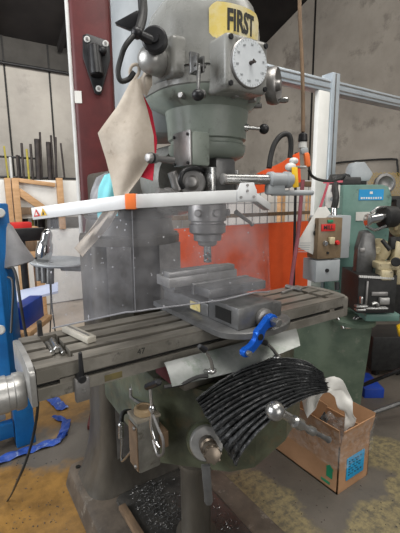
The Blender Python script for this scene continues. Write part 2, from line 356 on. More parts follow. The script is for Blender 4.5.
# white panel stack in its crate
Y1 = 4.32
a, b = at(-6, 180, 'y', Y1), at(82, 213, 'y', Y1)
pk = thing('white_panel_crate', 'white boxed panel in an open pale pine crate frame against the back wall', 'crate', ((a.x+b.x)/2, Y1, -.02))
zt, zb = .60, .13
MB().span((a.x, Y1, zb), (2.4, Y1+.2, zt), .01).build('panel', 'white', pk)
def plank(p, q, wdt, t, par, mm='woodh', nm='plank'):
    p, q = Vector(p), Vector(q); d = (q-p).normalized(); n = Vector((0, 1, 0)); s = d.cross(n).normalized(); r = Matrix((d, n, s)).transposed()
    return MB().box((p+q)/2, ((q-p).length, t, wdt), r, .004).build(nm, mm, par)
for u0, u1 in ((4, 10), (11, 18), (56, 62)):
    p = at((u0+u1)/2, 178, 'y', Y1-.03); wd = (at(u1, 178, 'y', Y1-.03)-at(u0, 178, 'y', Y1-.03)).x
    MB().span((p.x-wd/2, Y1-.06, -.02), (p.x+wd/2, Y1-.002, p.z), .004).build('post', 'wood', pk)
plank(at(17, 180, 'y', Y1-.03), at(55, 185, 'y', Y1-.03), .05, .04, pk)
plank(at(18, 191, 'y', Y1-.03), at(44, 209, 'y', Y1-.03), .085, .04, pk)
plank(at(17, 211, 'y', Y1-.03), at(60, 211, 'y', Y1-.03), .09, .05, pk, 'woodold')
tag(MB().span((a.x-.1, Y1-.02, -.99), (2.4, Y1+.25, -.025), .012).build('white_cabinet', 'white'), 'long white cabinet standing on the floor under the panel crate', 'cabinet')
p = at(22, 227, 'y', 3.5); 
pb = thing('pine_pallet_stack', 'stack of pale pine boards in front of the white cabinet', 'pallet', (p.x, 3.6, -1))
for k, (u0, v0, u1, v1) in enumerate(((16,228,40,241), (18,242,38,251), (20,252,40,262))):
    q0, q1 = at(u0, v0, 'y', 3.5), at(u1, v1, 'y', 3.5); MB().span((q0.x, 3.5, q1.z), (q1.x, 3.72, q0.z), .006).build('board', 'woodh' if k != 1 else 'woodold', pb)
q = at(40, 262, 'y', 3.5).z
for u in (22, 38): c = at(u, 240, 'y', 3.5); MB().span((c.x-.04, 3.52, -1), (c.x+.04, 3.68, q), .004).build('leg', 'woodh', pb)
q0, q1 = at(12, 223, 'y', 3.48), at(33, 233, 'y', 3.48)
tag(MB().span((q0.x, 3.5, q1.z+.01), (q1.x, 3.66, q0.z), .01).build('red_box', 'redink'), 'small bright red box on the pine board stack', 'box')
q0, q1 = at(15, 229, 'y', 2.9), at(45, 240, 'y', 2.9)
bk = thing('black_beam_stand', 'black square beam held level on a thin post behind the guard', 'stand', (q0.x, 2.9, -1))
MB().span((q0.x-.05, 2.88, q1.z), (q1.x, 2.98, q0.z), .006).build('beam', 'black', bk)
MB().cyl((q0.x+.05, 2.93, -1), (q0.x+.05, 2.93, q1.z), .03, seg=12).build('post', 'black', bk)
MB().cyl((q0.x+.05, 2.93, -1), (q0.x+.05, 2.93, -.97), .14, seg=20, bev=.01).build('foot', 'black', bk)
# pale blue panel on the floor
q0, q1, q2, q3 = at(2, 294, 'y', 2.85), at(58, 282, 'y', 2.85), at(58, 291, 'y', 2.6), at(2, 305, 'y', 2.6)
n = Vector((0, 0, -.02)); pts = [q0, q1, q2, q3]
tag(MB().loft([pts, [x+n for x in pts]]).build('pale_panel', 'palefilm'), 'long pale blue panel lying tilted across behind the blue machine', 'panel')
g = at(30, 305, 'z', -1); c = sum(pts, Vector())/4
c = (q0*.8+q1*.2+q3*.8+q2*.2)/2; sup = MB().box((c.x, c.y, (-1+c.z-.05)/2), (.12, .12, c.z-.05+1), None, .01)
tag(sup.build('support_crate', 'cardboard'), 'brown crate that carries the pale blue panel', 'crate')

# ---------------------------------------------------------------- red post and aluminium post
PY = 1.22; pr = RZ(CA+.16)
pc = dep(100, 180, 2.09); pc = Vector((pc.x, pc.y, 0)) + pr @ Vector((0, .10, 0))
po = thing('steel_post', 'dark red painted steel post left of the milling machine', 'post', (pc.x, pc.y, -1))
MB().box(Vector((pc.x, pc.y, .75)) + pr @ Vector((-.010, 0, 0)), (.202, .20, 3.5), pr, .024, 3).build('shaft', 'red', po)
MB().box((pc.x, pc.y, -.985), (.3, .28, .03), pr, .004).build('base_plate', 'red', po)
fl = lambda dx, dz, dy=-.102: Vector((pc.x, pc.y, 0)) + pr @ Vector((dx, dy, 0)) + Vector((0, 0, dz))
c0 = fl(-.118, .75, -.07)
tag(MB().cyl((c0.x, c0.y, -1), (c0.x, c0.y, 2.5), .013, seg=10).build('white_conduit', 'lamp'), 'thin white conduit clipped to the left edge of the red post', 'pipe')
q = dep(80, 96, 1.98); tz = q.z
tag(MB().box(fl(-.088, tz, -.1015), (.036, .003, .06), pr).build('tape_label', 'paper'), 'small beige tape patch on the red post', 'label')
# wall bracket on the post: black triangular plate, three bolts and a stub holder
zc = dep(95, 60, 1.97).z; S = 1.97/F
br = thing('triangular_bracket', 'black triangular bracket bolted to the red post with three pale washers', 'bracket', fl(.018, zc))
ex, ey = pr @ Vector((1, 0, 0)), Vector((0, 0, 1))
poly = [(-12,22),(-8,24),(10,19),(13.5,15),(14,2),(3,-31),(0,-33),(-3.5,-31),(-13,2)]
MB().prism([(x*S+.0, y*S) for x, y in poly], fl(.016, zc, -.105), ex, ey, .012, .003).build('plate', 'black', br)
hb = MB().cyl(fl(.010, zc+.065, -.128), fl(.018, zc-.085, -.145), .030, .036, 16, .006).ball(fl(.05, zc+.04, -.135), .022).build('stub_holder', 'black', br)
for x, y in ((-8.2, 18.5), (9.5, 15.5), (.5, -27)):
    wsh = MB().cyl(fl(x*S+.018, zc+y*S, -.1165), fl(x*S+.018, zc+y*S, -.121), .0155, seg=18, bev=.001).build('washer', 'lamp', br)
    MB().cyl(fl(x*S+.018, zc+y*S, -.121), fl(x*S+.018, zc+y*S, -.130), .0075, seg=6).build('bolt_head', 'dullsteel', wsh)
al = dep(117, 60, 2.35)
ap = thing('aluminium_post', 'pale aluminium profile post between the red post and the mill head', 'post', (al.x, al.y, -1))
MB().box((al.x, al.y+.05, .9), (.10, .10, 3.8), RZ(CA), .004).build('profile', 'extr', ap)
r_ = RZ(CA)
for dx in (-.022, .0, .022): MB().box(Vector((al.x, al.y+.05, .9)) + r_ @ Vector((dx, -.0505, 0)), (.006, .003, 3.8), r_).build('groove', 'dullsteel', ap)

# ---------------------------------------------------------------- milling machine
mill = thing('milling_machine', 'grey green vertical knee mill with long slotted table in the middle', 'machine', (.533, .4, -1))
def P(mb, name, m, parent=None, **k): return mb.build(name, m, parent or mill, **k)
def rrect(x0, x1, y0, y1, r, z, n=6):
    pts = []
    for cx, cy, a0 in ((x1-r, y1-r, 0), (x0+r, y1-r, 90), (x0+r, y0+r, 180), (x1-r, y0+r, 270)):
        for k in range(n+1):
            t = math.radians(a0+90*k/n); pts.append((cx+r*math.cos(t), cy+r*math.sin(t), z))
    return pts
# base with raised rim, column flaring into it
ba = P(MB().loft([rrect(.222, .845, -.32, .90, .03, -1), rrect(.222, .845, -.32, .90, .03, -.985), rrect(.235, .83, -.305, .89, .05, -.905), rrect(.25, .815, -.29, .875, .05, -.895)]), 'base', 'base')
P(MB().loft([rrect(.345, .72, -.24, .56, .04, -.8945), rrect(.35, .715, -.235, .555, .04, -.890)]), 'chip_tray', 'tray', ba)
P(MB().cyl(at(78, 467, 'z', -.894), at(78, 467, 'z', -.894)+Vector((0, 0, .004)), .011, seg=16), 'bolt_hole', 'slot', ba)
rg = []
for z, e, r in ((-.90, .075, .09), (-.86, .052, .08), (-.80, .03, .06), (-.72, .012, .05), (-.6, 0, .045), (.20, 0, .045), (.22, -.006, .04)):
    rg.append(rrect(.332-e, .734+e, .60-e*.6, .815+e*.6, r, z))
P(MB().loft(rg), 'column', 'column')
wy = MB()
for x in (.42, .646): wy.prism([(-.03, 0), (.03, 0), (.03, .02), (.05, .05), (-.05, .05), (-.03, .02)], (x, .605, -.72), (1, 0, 0), (0, -1, 0), -.9)
P(wy, 'knee_ways', 'dullsteel')
# ram turret and ram
P(MB().lathe((.533, .70, .18), (0, 0, 1), [(0, .21), (.03, .21), (.04, .19), (.10, .18), (.11, .19), (.155, .19)], 36), 'turret', 'column')
ram = P(MB().box((.533, .62, .40), (.21, .64, .15), None, .02), 'ram', 'column')
P(MB().lathe((.533, .235, .42), (0, 1, 0), [(0, .10), (.05, .115), (.10, .115), (.12, .10)], 32), 'head_knuckle', 'head')
# knee: polygonal casting with a chamfered left front corner
kz = [0, .0, .055, .085, .135, .13, 0]
kp = [(.345, .59), (.335, .12), (.455, -.10), (.50, -.155), (.60, -.17), (.72, -.11), (.725, .59)]
rings = []
for z, s_ in ((-.445, .985), (-.43, 1), (-.175, 1), (-.165, .985)):
    rings.append([(.533+(x-.533)*s_, .1+(y-.1)*s_, z + (kz[i] if z < -.4 else 0)) for i, (x, y) in enumerate(kp)])
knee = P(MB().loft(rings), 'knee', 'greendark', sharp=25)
# elevating shaft on the knee's chamfer
s1 = at(216, 461, 'y', -.215); s0 = at(205, 440, 'y', -.04); ax = (s1-s0).normalized()
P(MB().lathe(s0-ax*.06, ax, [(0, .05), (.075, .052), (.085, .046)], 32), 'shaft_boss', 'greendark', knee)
P(MB().lathe(s0+ax*.022, ax, [(0, .044), (.003, .046), (.020, .046), (.024, .043), (.026, .026)], 36), 'graduated_collar', 'alu', knee)
sh = MB().lathe(s0+ax*.04, ax, [(0, .023), (.05, .023), (.053, .018), (.10, .018), (.103, .021)], 24)
for k in range(8):
    q = ax.orthogonal().normalized(); q = Matrix.Rotation(2*PI*k/8, 3, ax) @ q
    rot = Matrix((ax, q, ax.cross(q))).transposed(); sh.box(s0+ax*.15+q*.017, (.026, .010, .0065), rot, .001)
sh.lathe(s0+ax*.138, ax, [(0, .018), (.028, .018), (.03, .01)], 20)
P(sh, 'elevating_shaft', 'woodsteel', knee)
c = s0+ax*.03; lv = MB()
q0, q1 = at(206, 470, 'y', -.11), at(209, 506, 'y', -.11)
dd = (q1-q0).normalized(); sd = dd.cross(Vector((math.cos(YAW), math.sin(YAW), 0))).normalized()
lv.prism([(-.012, -.01), (.012, -.01), (.011, .075), (.012, .10), (.006, .112), (-.006, .112), (-.012, .10), (-.011, .075)], q0, sd, dd, .012, .002)
P(lv, 'clamp_lever', 'viseiron', knee)
P(MB().lathe((.533, .20, -.895), (0, 0, 1), [(0, .075), (.03, .075), (.035, .055), (.30, .055), (.31, .062), (.33, .062), (.335, .04), (.47, .04)], 28), 'elevating_screw', 'column')
# saddle under the table
sd_ = P(MB().span((.37, -.005, -.165), (.70, .25, -.078), .006), 'saddle', 'tableside')
P(MB().span((.345, .02, -.15), (.368, .12, -.09), .004), 'saddle_lock_block', 'pinkred', sd_)
# table: T-slotted, with a trough across its left end
def tprof(top):
    o = [(0, -.076), (.0, -.047), (.012, -.047), (.012, -.036), (0, -.036), (0, top)]
    for yc in (.052, .114, .176):
        o += [(yc-.009, top), (yc-.009, -.018), (yc-.015, -.018), (yc-.015, -.028), (yc+.015, -.028), (yc+.015, -.018), (yc+.009, -.018), (yc+.009, top)]
    return o+[(.2286, top), (.2286, -.036), (.2166, -.036), (.2166, -.047), (.2286, -.047), (.2286, -.076)]
L = 1.067
tb = MB()
tb.prism(tprof(0), (0, 0, 0), (0, 1, 0), (0, 0, 1), .048); tb.prism(tprof(0), (.090, 0, 0), (0, 1, 0), (0, 0, 1), .895); tb.prism(tprof(0), (1.01, 0, 0), (0, 1, 0), (0, 0, 1), L-1.01)
for xa, xb in ((.048, .090), (.985, 1.01)):
    tb.span((xa, .0, -.036), (xb, .024, 0)); tb.span((xa, .205, -.036), (xb, .2286, 0)); tb.span((xa, .0, -.076), (xb, .2286, -.020))
table = P(tb, 'table', 'table', sharp=25)
P(MB().span((.0, -.0008, -.0335), (L, .003, -.006)), 'front_strip', 'tableside', table)
P(MB().span((.0, -.0008, -.076), (L, .003, -.049)), 'lower_front_strip', 'tableside', table)
gv = MB().span((.0, .0105, -.0465), (L, .0122, -.0365))
P(gv, 'stop_groove_shade', 'slot', table)  # dark strip that paints the shade inside the front groove
for yc in (.052, .114, .176): P(MB().span((.001, yc-.0148, -.0278), (.047, yc+.0148, -.0182)).span((.091, yc-.0148, -.0278), (.984, yc+.0148, -.0182)), 'tee_slot', 'slot', table)
eg = MB(); lettering(eg, '47', .022, flatfn((.248, -.0009, -.018), (1, 0, 0), (0, 0, 1))); P(eg, 'scribed_number', 'ink', table)
P(MB().span((.150, -.0014, -.072), (.195, .0, -.056)), 'worn_plate', 'brassplate', table)
# end bracket: arched plate
arch = [(-.005, -.085), (.2336, -.085), (.2336, -.01)]+[(.114+.12*math.cos(t), -.008+.016*math.sin(t)) for t in [PI*k/10 for k in range(1, 10)]]+[(-.005, -.01)]
P(MB().prism(arch, (-.0145, 0, 0), (0, 1, 0), (0, 0, 1), .013, .003), 'end_bracket', 'alu', table)
P(MB().prism([(x*.92+.009, y*.9-.004) for x, y in arch], (L+.002, 0, 0), (0, 1, 0), (0, 0, 1), .028, .004), 'end_bracket', 'tableside', table)
hd = P(MB().lathe((-.0148, .088, -.080), (-1, 0, 0), [(0, .040), (.008, .044), (.022, .044), (.024, .040), (.036, .040), (.038, .043), (.062, .043), (.066, .037), (.07, .026), (.16, .024)], 40), 'feed_dial', 'alu', table)
P(MB().lathe((-.175, .088, -.080), (-1, 0, 0), [(0, .03), (.005, .035), (.05, .035), (.055, .03)], 28), 'feed_hub', 'dullsteel', table)
# table stop with black lever
q = at(82, 378, 'y', -.012)
ts = P(MB().box((q.x, -.008, -.07), (.034, .014, .058), None, .003), 'table_stop', 'dullsteel', table)
lv = at(80, 352, 'y', -.022); lb = at(82, 379, 'y', -.022)
P(MB().cyl((lb.x, -.0, lb.z), (lb.x, -.028, lb.z), .0095, seg=16, bev=.002).cyl(lb, lv, .006, .0042, 12, .002), 'stop_lever', 'black', ts)
q = at(84, 389, 'y', -.016); P(MB().cyl((q.x, -.012, q.z-.004), (q.x, -.0165, q.z-.004), .0045, seg=14), 'stop_screw', 'steel', ts)
# sheet metal way cover below the table and pleated bellows on the knee
a0, a1, a2 = at(164, 363, 'y', -.02), at(235, 344, 'y', -.02), at(296, 329, 'y', -.02)
b0, b1, b2 = at(172, 387, 'y', -.07), at(236, 372, 'y', -.09), at(300, 346, 'y', -.09)
def cov(u, v):
    A = a0.lerp(a2, u); B = (b0.lerp(b1, u*2) if u < .5 else b1.lerp(b2, u*2-1)); p = A.lerp(B, v); p.z += .006*math.sin(PI*v); return p
P(MB().grid(cov, 14, 6, .002), 'way_cover', 'sheet', sharp=60)
NP = 14
def bel(u, w):
    t = w*NP; k = abs((t % 1)-.5)*2
    back = [at(196, 399, 'y', -.085), at(232, 366, 'y', -.095), at(290, 343, 'y', -.10), at(318, 370, 'y', -.13)]
    mid = [at(199, 405, 'y', -.10), at(235, 392, 'y', -.155), at(290, 372, 'y', -.19), at(326, 383, 'y', -.17)]
    fr = [at(236, 466, 'y', -.17), at(248, 434, 'y', -.22), at(286, 398, 'y', -.225), at(326, 393, 'y', -.20)]
    def bz(p, s): return p[0]*(1-s)**3+p[1]*3*s*(1-s)**2+p[2]*3*s*s*(1-s)+p[3]*s**3
    B, Mi, Fr = bz(back, u), bz(mid, u), bz(fr, u)
    p = B*(1-w)**2+Mi*2*w*(1-w)+Fr*w*w
    nrm = Vector((-.35, -.75, .55)).normalized()
    wob = .0045*math.sin(u*9+int(t)*2.1)+.0018*math.sin(u*31+int(t)*5)
    return p+nrm*((k-.5)*.019*(.55+.45*math.sin(PI*min(1, u*1.1+.15)))+wob)
blw = P(MB().grid(bel, 40, NP*6, .0025), 'bellows', 'bellows', sharp=50)
# ball crank for the cross feed
b0_, b1_ = at(275, 411, 'y', -.275), at(329, 440, 'y', -.275); d = (b1_-b0_); Ln = d.length; d.normalize()
hub = b0_+d*Ln*.38
P(MB().cyl((hub.x, -.12, hub.z), (hub.x, -.262, hub.z), .011, seg=16), 'cross_feed_screw', 'dullsteel')
cr = P(MB().lathe(b0_, d, [(-.022, 0), (-.019, .011), (-.012, .019), (0, .0225), (.012, .019), (.019, .012), (.028, .0085), (Ln*.3, .008), (Ln*.32, .014), (Ln*.44, .014), (Ln*.46, .008), (Ln*.58, .0075), (Ln*.6, .011), (Ln*.68, .011), (Ln*.7, .006)], 24), 'ball_crank', 'steel')
P(MB().lathe(b0_+d*Ln*.70, d, [(0, .005), (Ln*.04, .0065), (Ln*.2, .006), (Ln*.27, .007), (Ln*.29, .009), (Ln*.31, 0)], 16), 'crank_grip', 'viseiron', cr)
for (u0, v0, u1, v1, ub, vb) in ((212, 371, 205, 350, 199, 346), (277, 357, 266, 343, 258, 340)):
    p, q, e = at(u0, v0, 'y', -.105), at(u1, v1, 'y', -.115), at(ub, vb, 'y', -.12)
    lo = P(MB().tube([p+Vector((0, .03, -.012)), p, p.lerp(q, .5)+Vector((.006, 0, .0)), q], lambda t: .0062-.002*t, 10).ball(p, .010, (1.3, 1, .8)), 'saddle_lock_lever', 'steel')
    P(MB().cyl(q, e, .0085, .0065, 12, .002), 'grip', 'black', lo)
hs = MB().tube([at(164, 387, 'y', -.06), at(182, 384, 'y', -.07), at(197, 377, 'y', -.08), at(208, 376, 'y', -.09)], .005, 8)
P(hs, 'oil_hose', 'rubber')
# one shot oil pump on the knee's left side
ox, oy = .283, .075
zt = at(146, 417, 'x', ox).z; zl = at(146, 464, 'x', ox).z
pump = P(MB().box((ox, oy, (zt+zl)/2), (.068, .062, zt-zl), None, .006), 'oil_pump', 'pumpgrey')
P(MB().box((ox-.0355, oy, (zt+zl)/2-.004), (.004, .054, (zt-zl)*.86), None, .001), 'side_plate', 'woodold', pump)
for zz in (zt-.018, zl+.02): P(MB().cyl((ox-.037, oy-.018, zz), (ox-.043, oy-.018, zz), .0055, seg=12, bev=.001), 'plate_screw', 'dullsteel', pump)
P(MB().box((ox+.04, oy, (zt+zl)/2+.012), (.022, .10, .05), None, .003), 'mounting_ear', 'woodold', pump)
P(MB().box((ox, oy, zt+.004), (.074, .068, .010), None, .003), 'pump_lid', 'greybeige', pump)
P(MB().lathe((ox-.002, oy-.004, zt+.009), (0, 0, 1), [(0, .025), (.002, .0275), (.015, .0275), (.019, .024), (.02, .019), (.017, .017), (.017, .0)], 36), 'filler_cap', 'tanlid', pump)
hp = [at(152, 452, 'x', ox-.03), at(150, 420, 'x', ox-.03), at(151, 402, 'x', ox-.03), at(149, 388, 'x', ox-.03)]
hn = P(MB().tube([at(160, 447, 'x', .262), at(155, 440, 'x', .258), at(151, 425, 'x', .255), at(152, 412, 'x', .254), at(151, 398, 'x', .252), at(150, 386, 'x', .25)], .0042, 10).ball(at(152, 409, 'x', .254), .0105, (.8, .8, 1.3)), 'pump_handle', 'chrome', pump)
P(MB().cyl(at(147, 387, 'x', .25), at(159, 382, 'x', .25), .009, .0085, 14, .003), 'handle_knob', 'black', hn)
P(MB().tube([at(153, 415, 'x', .25), at(158, 428, 'x', .25), at(163, 440, 'x', .252), at(163, 453, 'x', .255), at(158, 455, 'x', .26), at(153, 440, 'x', .262)], .0036, 8), 'flexible_hose', 'dullsteel', pump)
P(MB().tube([at(133, 449, 'x', .275), at(122, 461, 'x', .275), at(122, 445, 'x', .275), at(121, 430, 'x', .275)], .004, 8).cyl(at(121, 438, 'x', .275), at(121, 425, 'x', .275), .009, seg=12, bev=.002).ball(at(121, 425, 'x', .275), .01), 'oil_fitting', 'steel', pump)
P(MB().tube([at(121, 424, 'x', .28), at(123, 413, 'x', .30), at(131, 411, 'x', .33)], .008, 10), 'oil_elbow', 'rubber', pump)
P(MB().tube([at(132, 370, 'x', .345), at(132, 390, 'x', .34), at(131, 397, 'x', .335), at(144, 406, 'x', .30)], .0035, 8).cyl(at(131.5, 388, 'x', .34), at(131.5, 398, 'x', .34), .008, seg=10, bev=.002), 'oil_line', 'dullsteel', pump)

# head: quill casting, gear housing and belt housing
AX, AY = .533, .114
def stad(r, z, back=0, n=40, sx=1):                                   # a rounded plan stretched back towards the motor
    pts = []
    for k in range(n):
        t = 2*PI*k/n; s = math.sin(t); pts.append((AX+r*sx*math.cos(t), AY+r*s+(back if s > 0 else 0)*min(1, s*4 if s > 0 else 0), z))
    return pts
head = P(MB().loft([stad(.085, .468), stad(.105, .478), stad(.112, .49), stad(.113, .508), stad(.106, .512), stad(.106, .52), stad(.113, .524), stad(.116, .57), stad(.12, .60), stad(.152, .628, .04), stad(.155, .642, .05)]), 'quill_housing', 'green')
gh = P(MB().loft([stad(.150, .642, .06), stad(.155, .646, .08), stad(.157, .68, .14), stad(.157, .684, .16)]), 'gear_housing', 'head')
bh = P(MB().loft([stad(.150, .684, .06), stad(.156, .688, .06), stad(.153, .73, .06), stad(.147, .80, .05), stad(.142, .83, .05), stad(.132, .858, .045), stad(.115, .88, .04), stad(.09, .897, .03), stad(.055, .908, .02)]), 'belt_housing', 'head', sharp=30)
P(MB().loft([stad(.157, .681, .165), stad(.157, .686, .165)]), 'seam_gasket', 'slot', bh)
# motor behind the belt housing
P(MB().lathe((AX-.03, AY+.24, .56), (0, 0, 1), [(0, .13), (.02, .14), (.54, .14), (.58, .125), (.60, .06)], 40), 'motor', 'greybox')
P(MB().prism([(-.02, .0), (.02, 0), (.02, .05), (-.02, .05)], Vector((AX-.03, AY+.096, .90)), (1, 0, 0), (0, 0, 1), .004), 'motor_label', 'labelyellow')
# bolts round the gear housing
for k, aa in enumerate((-150, -128, -95, -68, -40)):
    t = math.radians(aa); n = Vector((math.cos(t), math.sin(t), 0)); p = Vector((AX, AY, .618))+n*.135
    P(MB().cyl(p, p+n*.022, .0075, seg=12, bev=.0015), 'bolt', 'dullsteel', head)
# FIRST nameplate wrapped on the front of the belt housing
RP = .1515
def wrap(x, z, e=0): t = math.radians(-91)+x/RP; return Vector((AX+(RP+e)*math.cos(t), AY+(RP+e)*math.sin(t), .784+z))
out = []
pw, ph = .082, .042
for k in range(48):
    t = 2*PI*k/48; cx = math.copysign(abs(math.cos(t))**.35, math.cos(t)); sx = math.copysign(abs(math.sin(t))**.45, math.sin(t))
    pinch = 1-.22*max(0, (abs(cx)-.8)/.2); out.append((cx*pw, sx*ph*pinch))
cx_ = 8
np_ = MB(); rows = [[wrap(-pw+2*pw*i/24, 0)] for i in range(25)]
def plate(u, v):
    x = -pw+2*pw*u; h = ph*(1-.30*max(0, (abs(x)/pw-.82)/.18)**1.5 - (.06 if abs(x) > .8*pw else 0)); return wrap(x, (v*2-1)*h, .0)
np_.grid(plate, 26, 6, .003)
npl = P(np_, 'nameplate', 'labelyellow', bh)
lt = MB(); lettering(lt, 'FIRST', .066, lambda x, y, z: wrap(x+.006, y+.003, .0008+z), .0022, .56)
P(lt, 'nameplate_lettering', 'ink', npl)
# speed dial box on the head's front
q = [at(236, 38, 'y', -.085), at(283, 44, 'y', -.085), at(281, 96, 'y', -.085), at(234, 90, 'y', -.085)]
qc = at(248.5, 64, 'y', -.085); cx = qc.x; cz = qc.z; hw = .066; hh = .062
db = P(MB().box((cx, -.02, cz), (hw*2, .13, hh*2), None, .012, 3), 'speed_dial_box', 'head')
P(MB().lathe((cx, -.085, cz), (0, -1, 0), [(0, .056), (.004, .056), (.006, .054)], 48), 'dial_rim', 'dullsteel', db)
dl = P(MB().lathe((cx, -.0905, cz), (0, -1, 0), [(0, .0535), (.002, .053)], 48), 'dial_face', 'dial', db)
P(MB().cyl((cx, -.092, cz), (cx, -.106, cz), .005, .003, 16).box((cx+.002, -.104, cz+.002), (.010, .003, .004), Matrix.Rotation(.5, 3, 'Y')), 'dial_pointer', 'rodmix', dl)
tk = MB()
for k in range(40):
    t = 2*PI*k/40; tk.box((cx+.050*math.cos(t), -.0926, cz+.050*math.sin(t)), (.005, .0006, .0009), Matrix.Rotation(-t, 3, 'Y'))
for k in range(10):
    t = 2*PI*k/10+.2; lettering(tk, str((k+3)*10), .008, flatfn((cx+.041*math.cos(t), -.0928, cz+.041*math.sin(t)), (1, 0, 0), (0, 0, 1)))
P(tk, 'dial_marks', 'greybox', dl)
for sx in (-1, 1):
    for sz in (-1, 1): P(MB().cyl((cx+sx*.054, -.083, cz+sz*.050), (cx+sx*.054, -.0885, cz+sz*.050), .0065, seg=14, bev=.001), 'cap_screw', 'black', db)
# speed handwheel to the right of the dial
wc = at(273, 86, 'y', .0); wa = Vector((.55, -.84, 0)).normalized()
hw_ = P(MB().lathe(wc, wa, [(-.012, .016), (-.012, .040), (-.014, .047), (-.004, .050), (.010, .050), (.016, .046), (.012, .040), (.008, .016), (.022, .014), (.024, .008)], 40), 'speed_handwheel', 'dullsteel')
P(MB().cyl(wc-wa*.012, wc-wa*.012-Vector((.12, .0, .0)), .012, seg=16), 'wheel_shaft', 'dullsteel', hw_)
hk = wc+Vector((.012, .01, -.037)); P(MB().lathe(hk+wa*.012, wa, [(0, .004), (.006, .006), (.02, .009), (.03, .007), (.034, 0)], 16), 'wheel_grip', 'steel', hw_)
# range lever with black ball in a fork, front of the head
f0 = at(199, 62, 'y', -.045); f1 = at(199, 74, 'y', -.055); f2 = at(198, 95, 'y', -.07)
rl = P(MB().box(f0+Vector((-.009, .008, -.004)), (.006, .03, .036), None, .002).box(f0+Vector((.009, .008, -.004)), (.006, .03, .036), None, .002).cyl(f0+Vector((-.016, -.002, -.008)), f0+Vector((.016, -.002, -.008)), .004, seg=12).box(f0+Vector((0, .02, .002)), (.026, .01, .05), None, .003), 'range_lever_fork', 'viseiron')
P(MB().cyl(f0+Vector((0, 0, -.006)), f2, .0055, .004, 12), 'range_lever', 'viseiron', rl)
P(MB().ball(f2, .0145, (1, 1, .92)), 'lever_ball', 'black', rl)
# right hand lever with black ball
g0, g1 = at(240, 127, 'y', .03), at(264, 129, 'y', .0)
rv = P(MB().cyl(g0-(g1-g0)*.25, g0+(g1-g0)*.35, .013, .010, 16, .002).cyl(g0, g1, .0055, .005, 12), 'feed_lever', 'steel')
P(MB().ball(g1, .0145), 'lever_ball', 'black', rv)
# left gearbox of the head, with crank knob and bent handle
q = at(160, 55, 'y', .05)
lg = P(MB().box((.412, .085, q.z), (.08, .12, .095), None, .012, 3), 'side_gearbox', 'head')
dm = at(144, 57, 'y', .05); dmx = Vector((-.86, -.5, -.08)).normalized()
P(MB().lathe(dm-dmx*.03, dmx, [(-.05, .033), (.0, .033), (.012, .031), (.022, .025), (.028, .014), (.030, 0)], 32), 'gearbox_dome', 'alu', lg)
kc = at(154, 41, 'y', .02)
P(MB().lathe(kc-dmx*.006, Vector((-.6, -.8, .05)), [(-.05, .012), (-.01, .018), (0, .030), (.014, .030), (.018, .025), (.018, .012), (.024, .011), (.024, 0)], 32), 'crank_hub', 'black', lg)
P(MB().ball(at(137, 33, 'y', .02), .0135).cyl(at(137, 33, 'y', .02), at(152, 41, 'y', .015), .0085, .012, 14), 'crank_arm', 'black', lg)
P(MB().tube([at(138, 31, 'y', .02), at(126, 45, 'y', .02), at(121, 58, 'y', .03), at(118, 72, 'y', .03), at(121, 81, 'y', .03), at(129, 79, 'y', .025), at(134, 72, 'y', .02)], .006, 10), 'bent_handle', 'rubber', lg)
# cable and guard that hang at the head's upper left
q = P(MB().tube([at(141, -12, 'y', .06), at(143, 10, 'y', .05), at(141, 24, 'y', .04), at(138, 32, 'y', .03)], .011, 10), 'brake_handle', 'rubber', lg)
P(MB().prism([(-.035, -.006), (.0, -.02), (.035, -.012), (.035, .018), (.02, .02)], at(130, 23, 'y', .09), (.83, -.55, 0), (0, 0, 1), .02, .003), 'hood', 'black', lg)
# lower left feed box
q = at(175, 148, 'y', .02)
fb = P(MB().box((.437, .045, q.z), (.055, .09, .085), None, .006), 'feed_box', 'green')
cp = P(MB().box((.407, .045, q.z+.002), (.006, .085, .088), None, .003), 'feed_box_cover', 'dullsteel', fb)
for sy in (-1, 1):
    for sz in (-1, 1): P(MB().cyl((.404, .045+sy*.034, q.z+sz*.035), (.400, .045+sy*.034, q.z+sz*.035), .004, seg=10), 'cover_screw', 'black', cp)
k1, k0 = at(151, 158, 'y', .01), at(168, 160, 'y', .03)
fk_ = MB().ball(k1, .0135); P(fk_, 'knob_ball', 'black', fb)
P(MB().cyl(k0+(k0-k1)*.3, k1, .009, .007, 16).lathe(k1+(k0-k1)*.25, k1-k0, [(0, .012), (.02, .013), (.028, .009), (.03, 0)], 20), 'feed_knob', 'dullsteel', fb)
P(MB().lathe(at(168, 196, 'y', .03), (-.6, -.75, .1), [(-.04, .02), (0, .022), (.006, .018), (.02, .016), (.022, .0)], 24).cyl(at(157, 192, 'y', .02), at(181, 196, 'y', .02), .011, .010, 16, .002), 'feed_shaft', 'dullsteel', fb)
P(MB().cyl(at(172, 172, 'y', .04), at(178, 190, 'y', .04), .012, .014, 16), 'feed_arm', 'dullsteel', fb)
tr = MB().lathe(at(192, 183, 'y', .02), (-.55, -.82, .05), [(-.07, .03), (-.004, .036), (0, .036), (.004, .032), (.004, .020), (.012, .019), (.03, .012), (.034, .0)], 32)
P(tr, 'quill_feed_hub', 'dullsteel')
P(MB().tube([at(183, 188, 'y', .0), at(180, 180, 'y', -.005), at(184, 171, 'y', -.005), at(195, 168, 'y', 0), at(203, 171, 'y', .02)], .0065, 10), 'spring_hook', 'black')
P(MB().span((.498, .02, .35), (.568, .17, .47), .01), 'quill_housing_lower', 'viseiron')
P(MB().lathe((AX, AY, .43), (0, 0, 1), [(-.01, .055), (0, .062), (.025, .063), (.03, .056), (.045, .056)], 36), 'quill_collar', 'dullsteel')
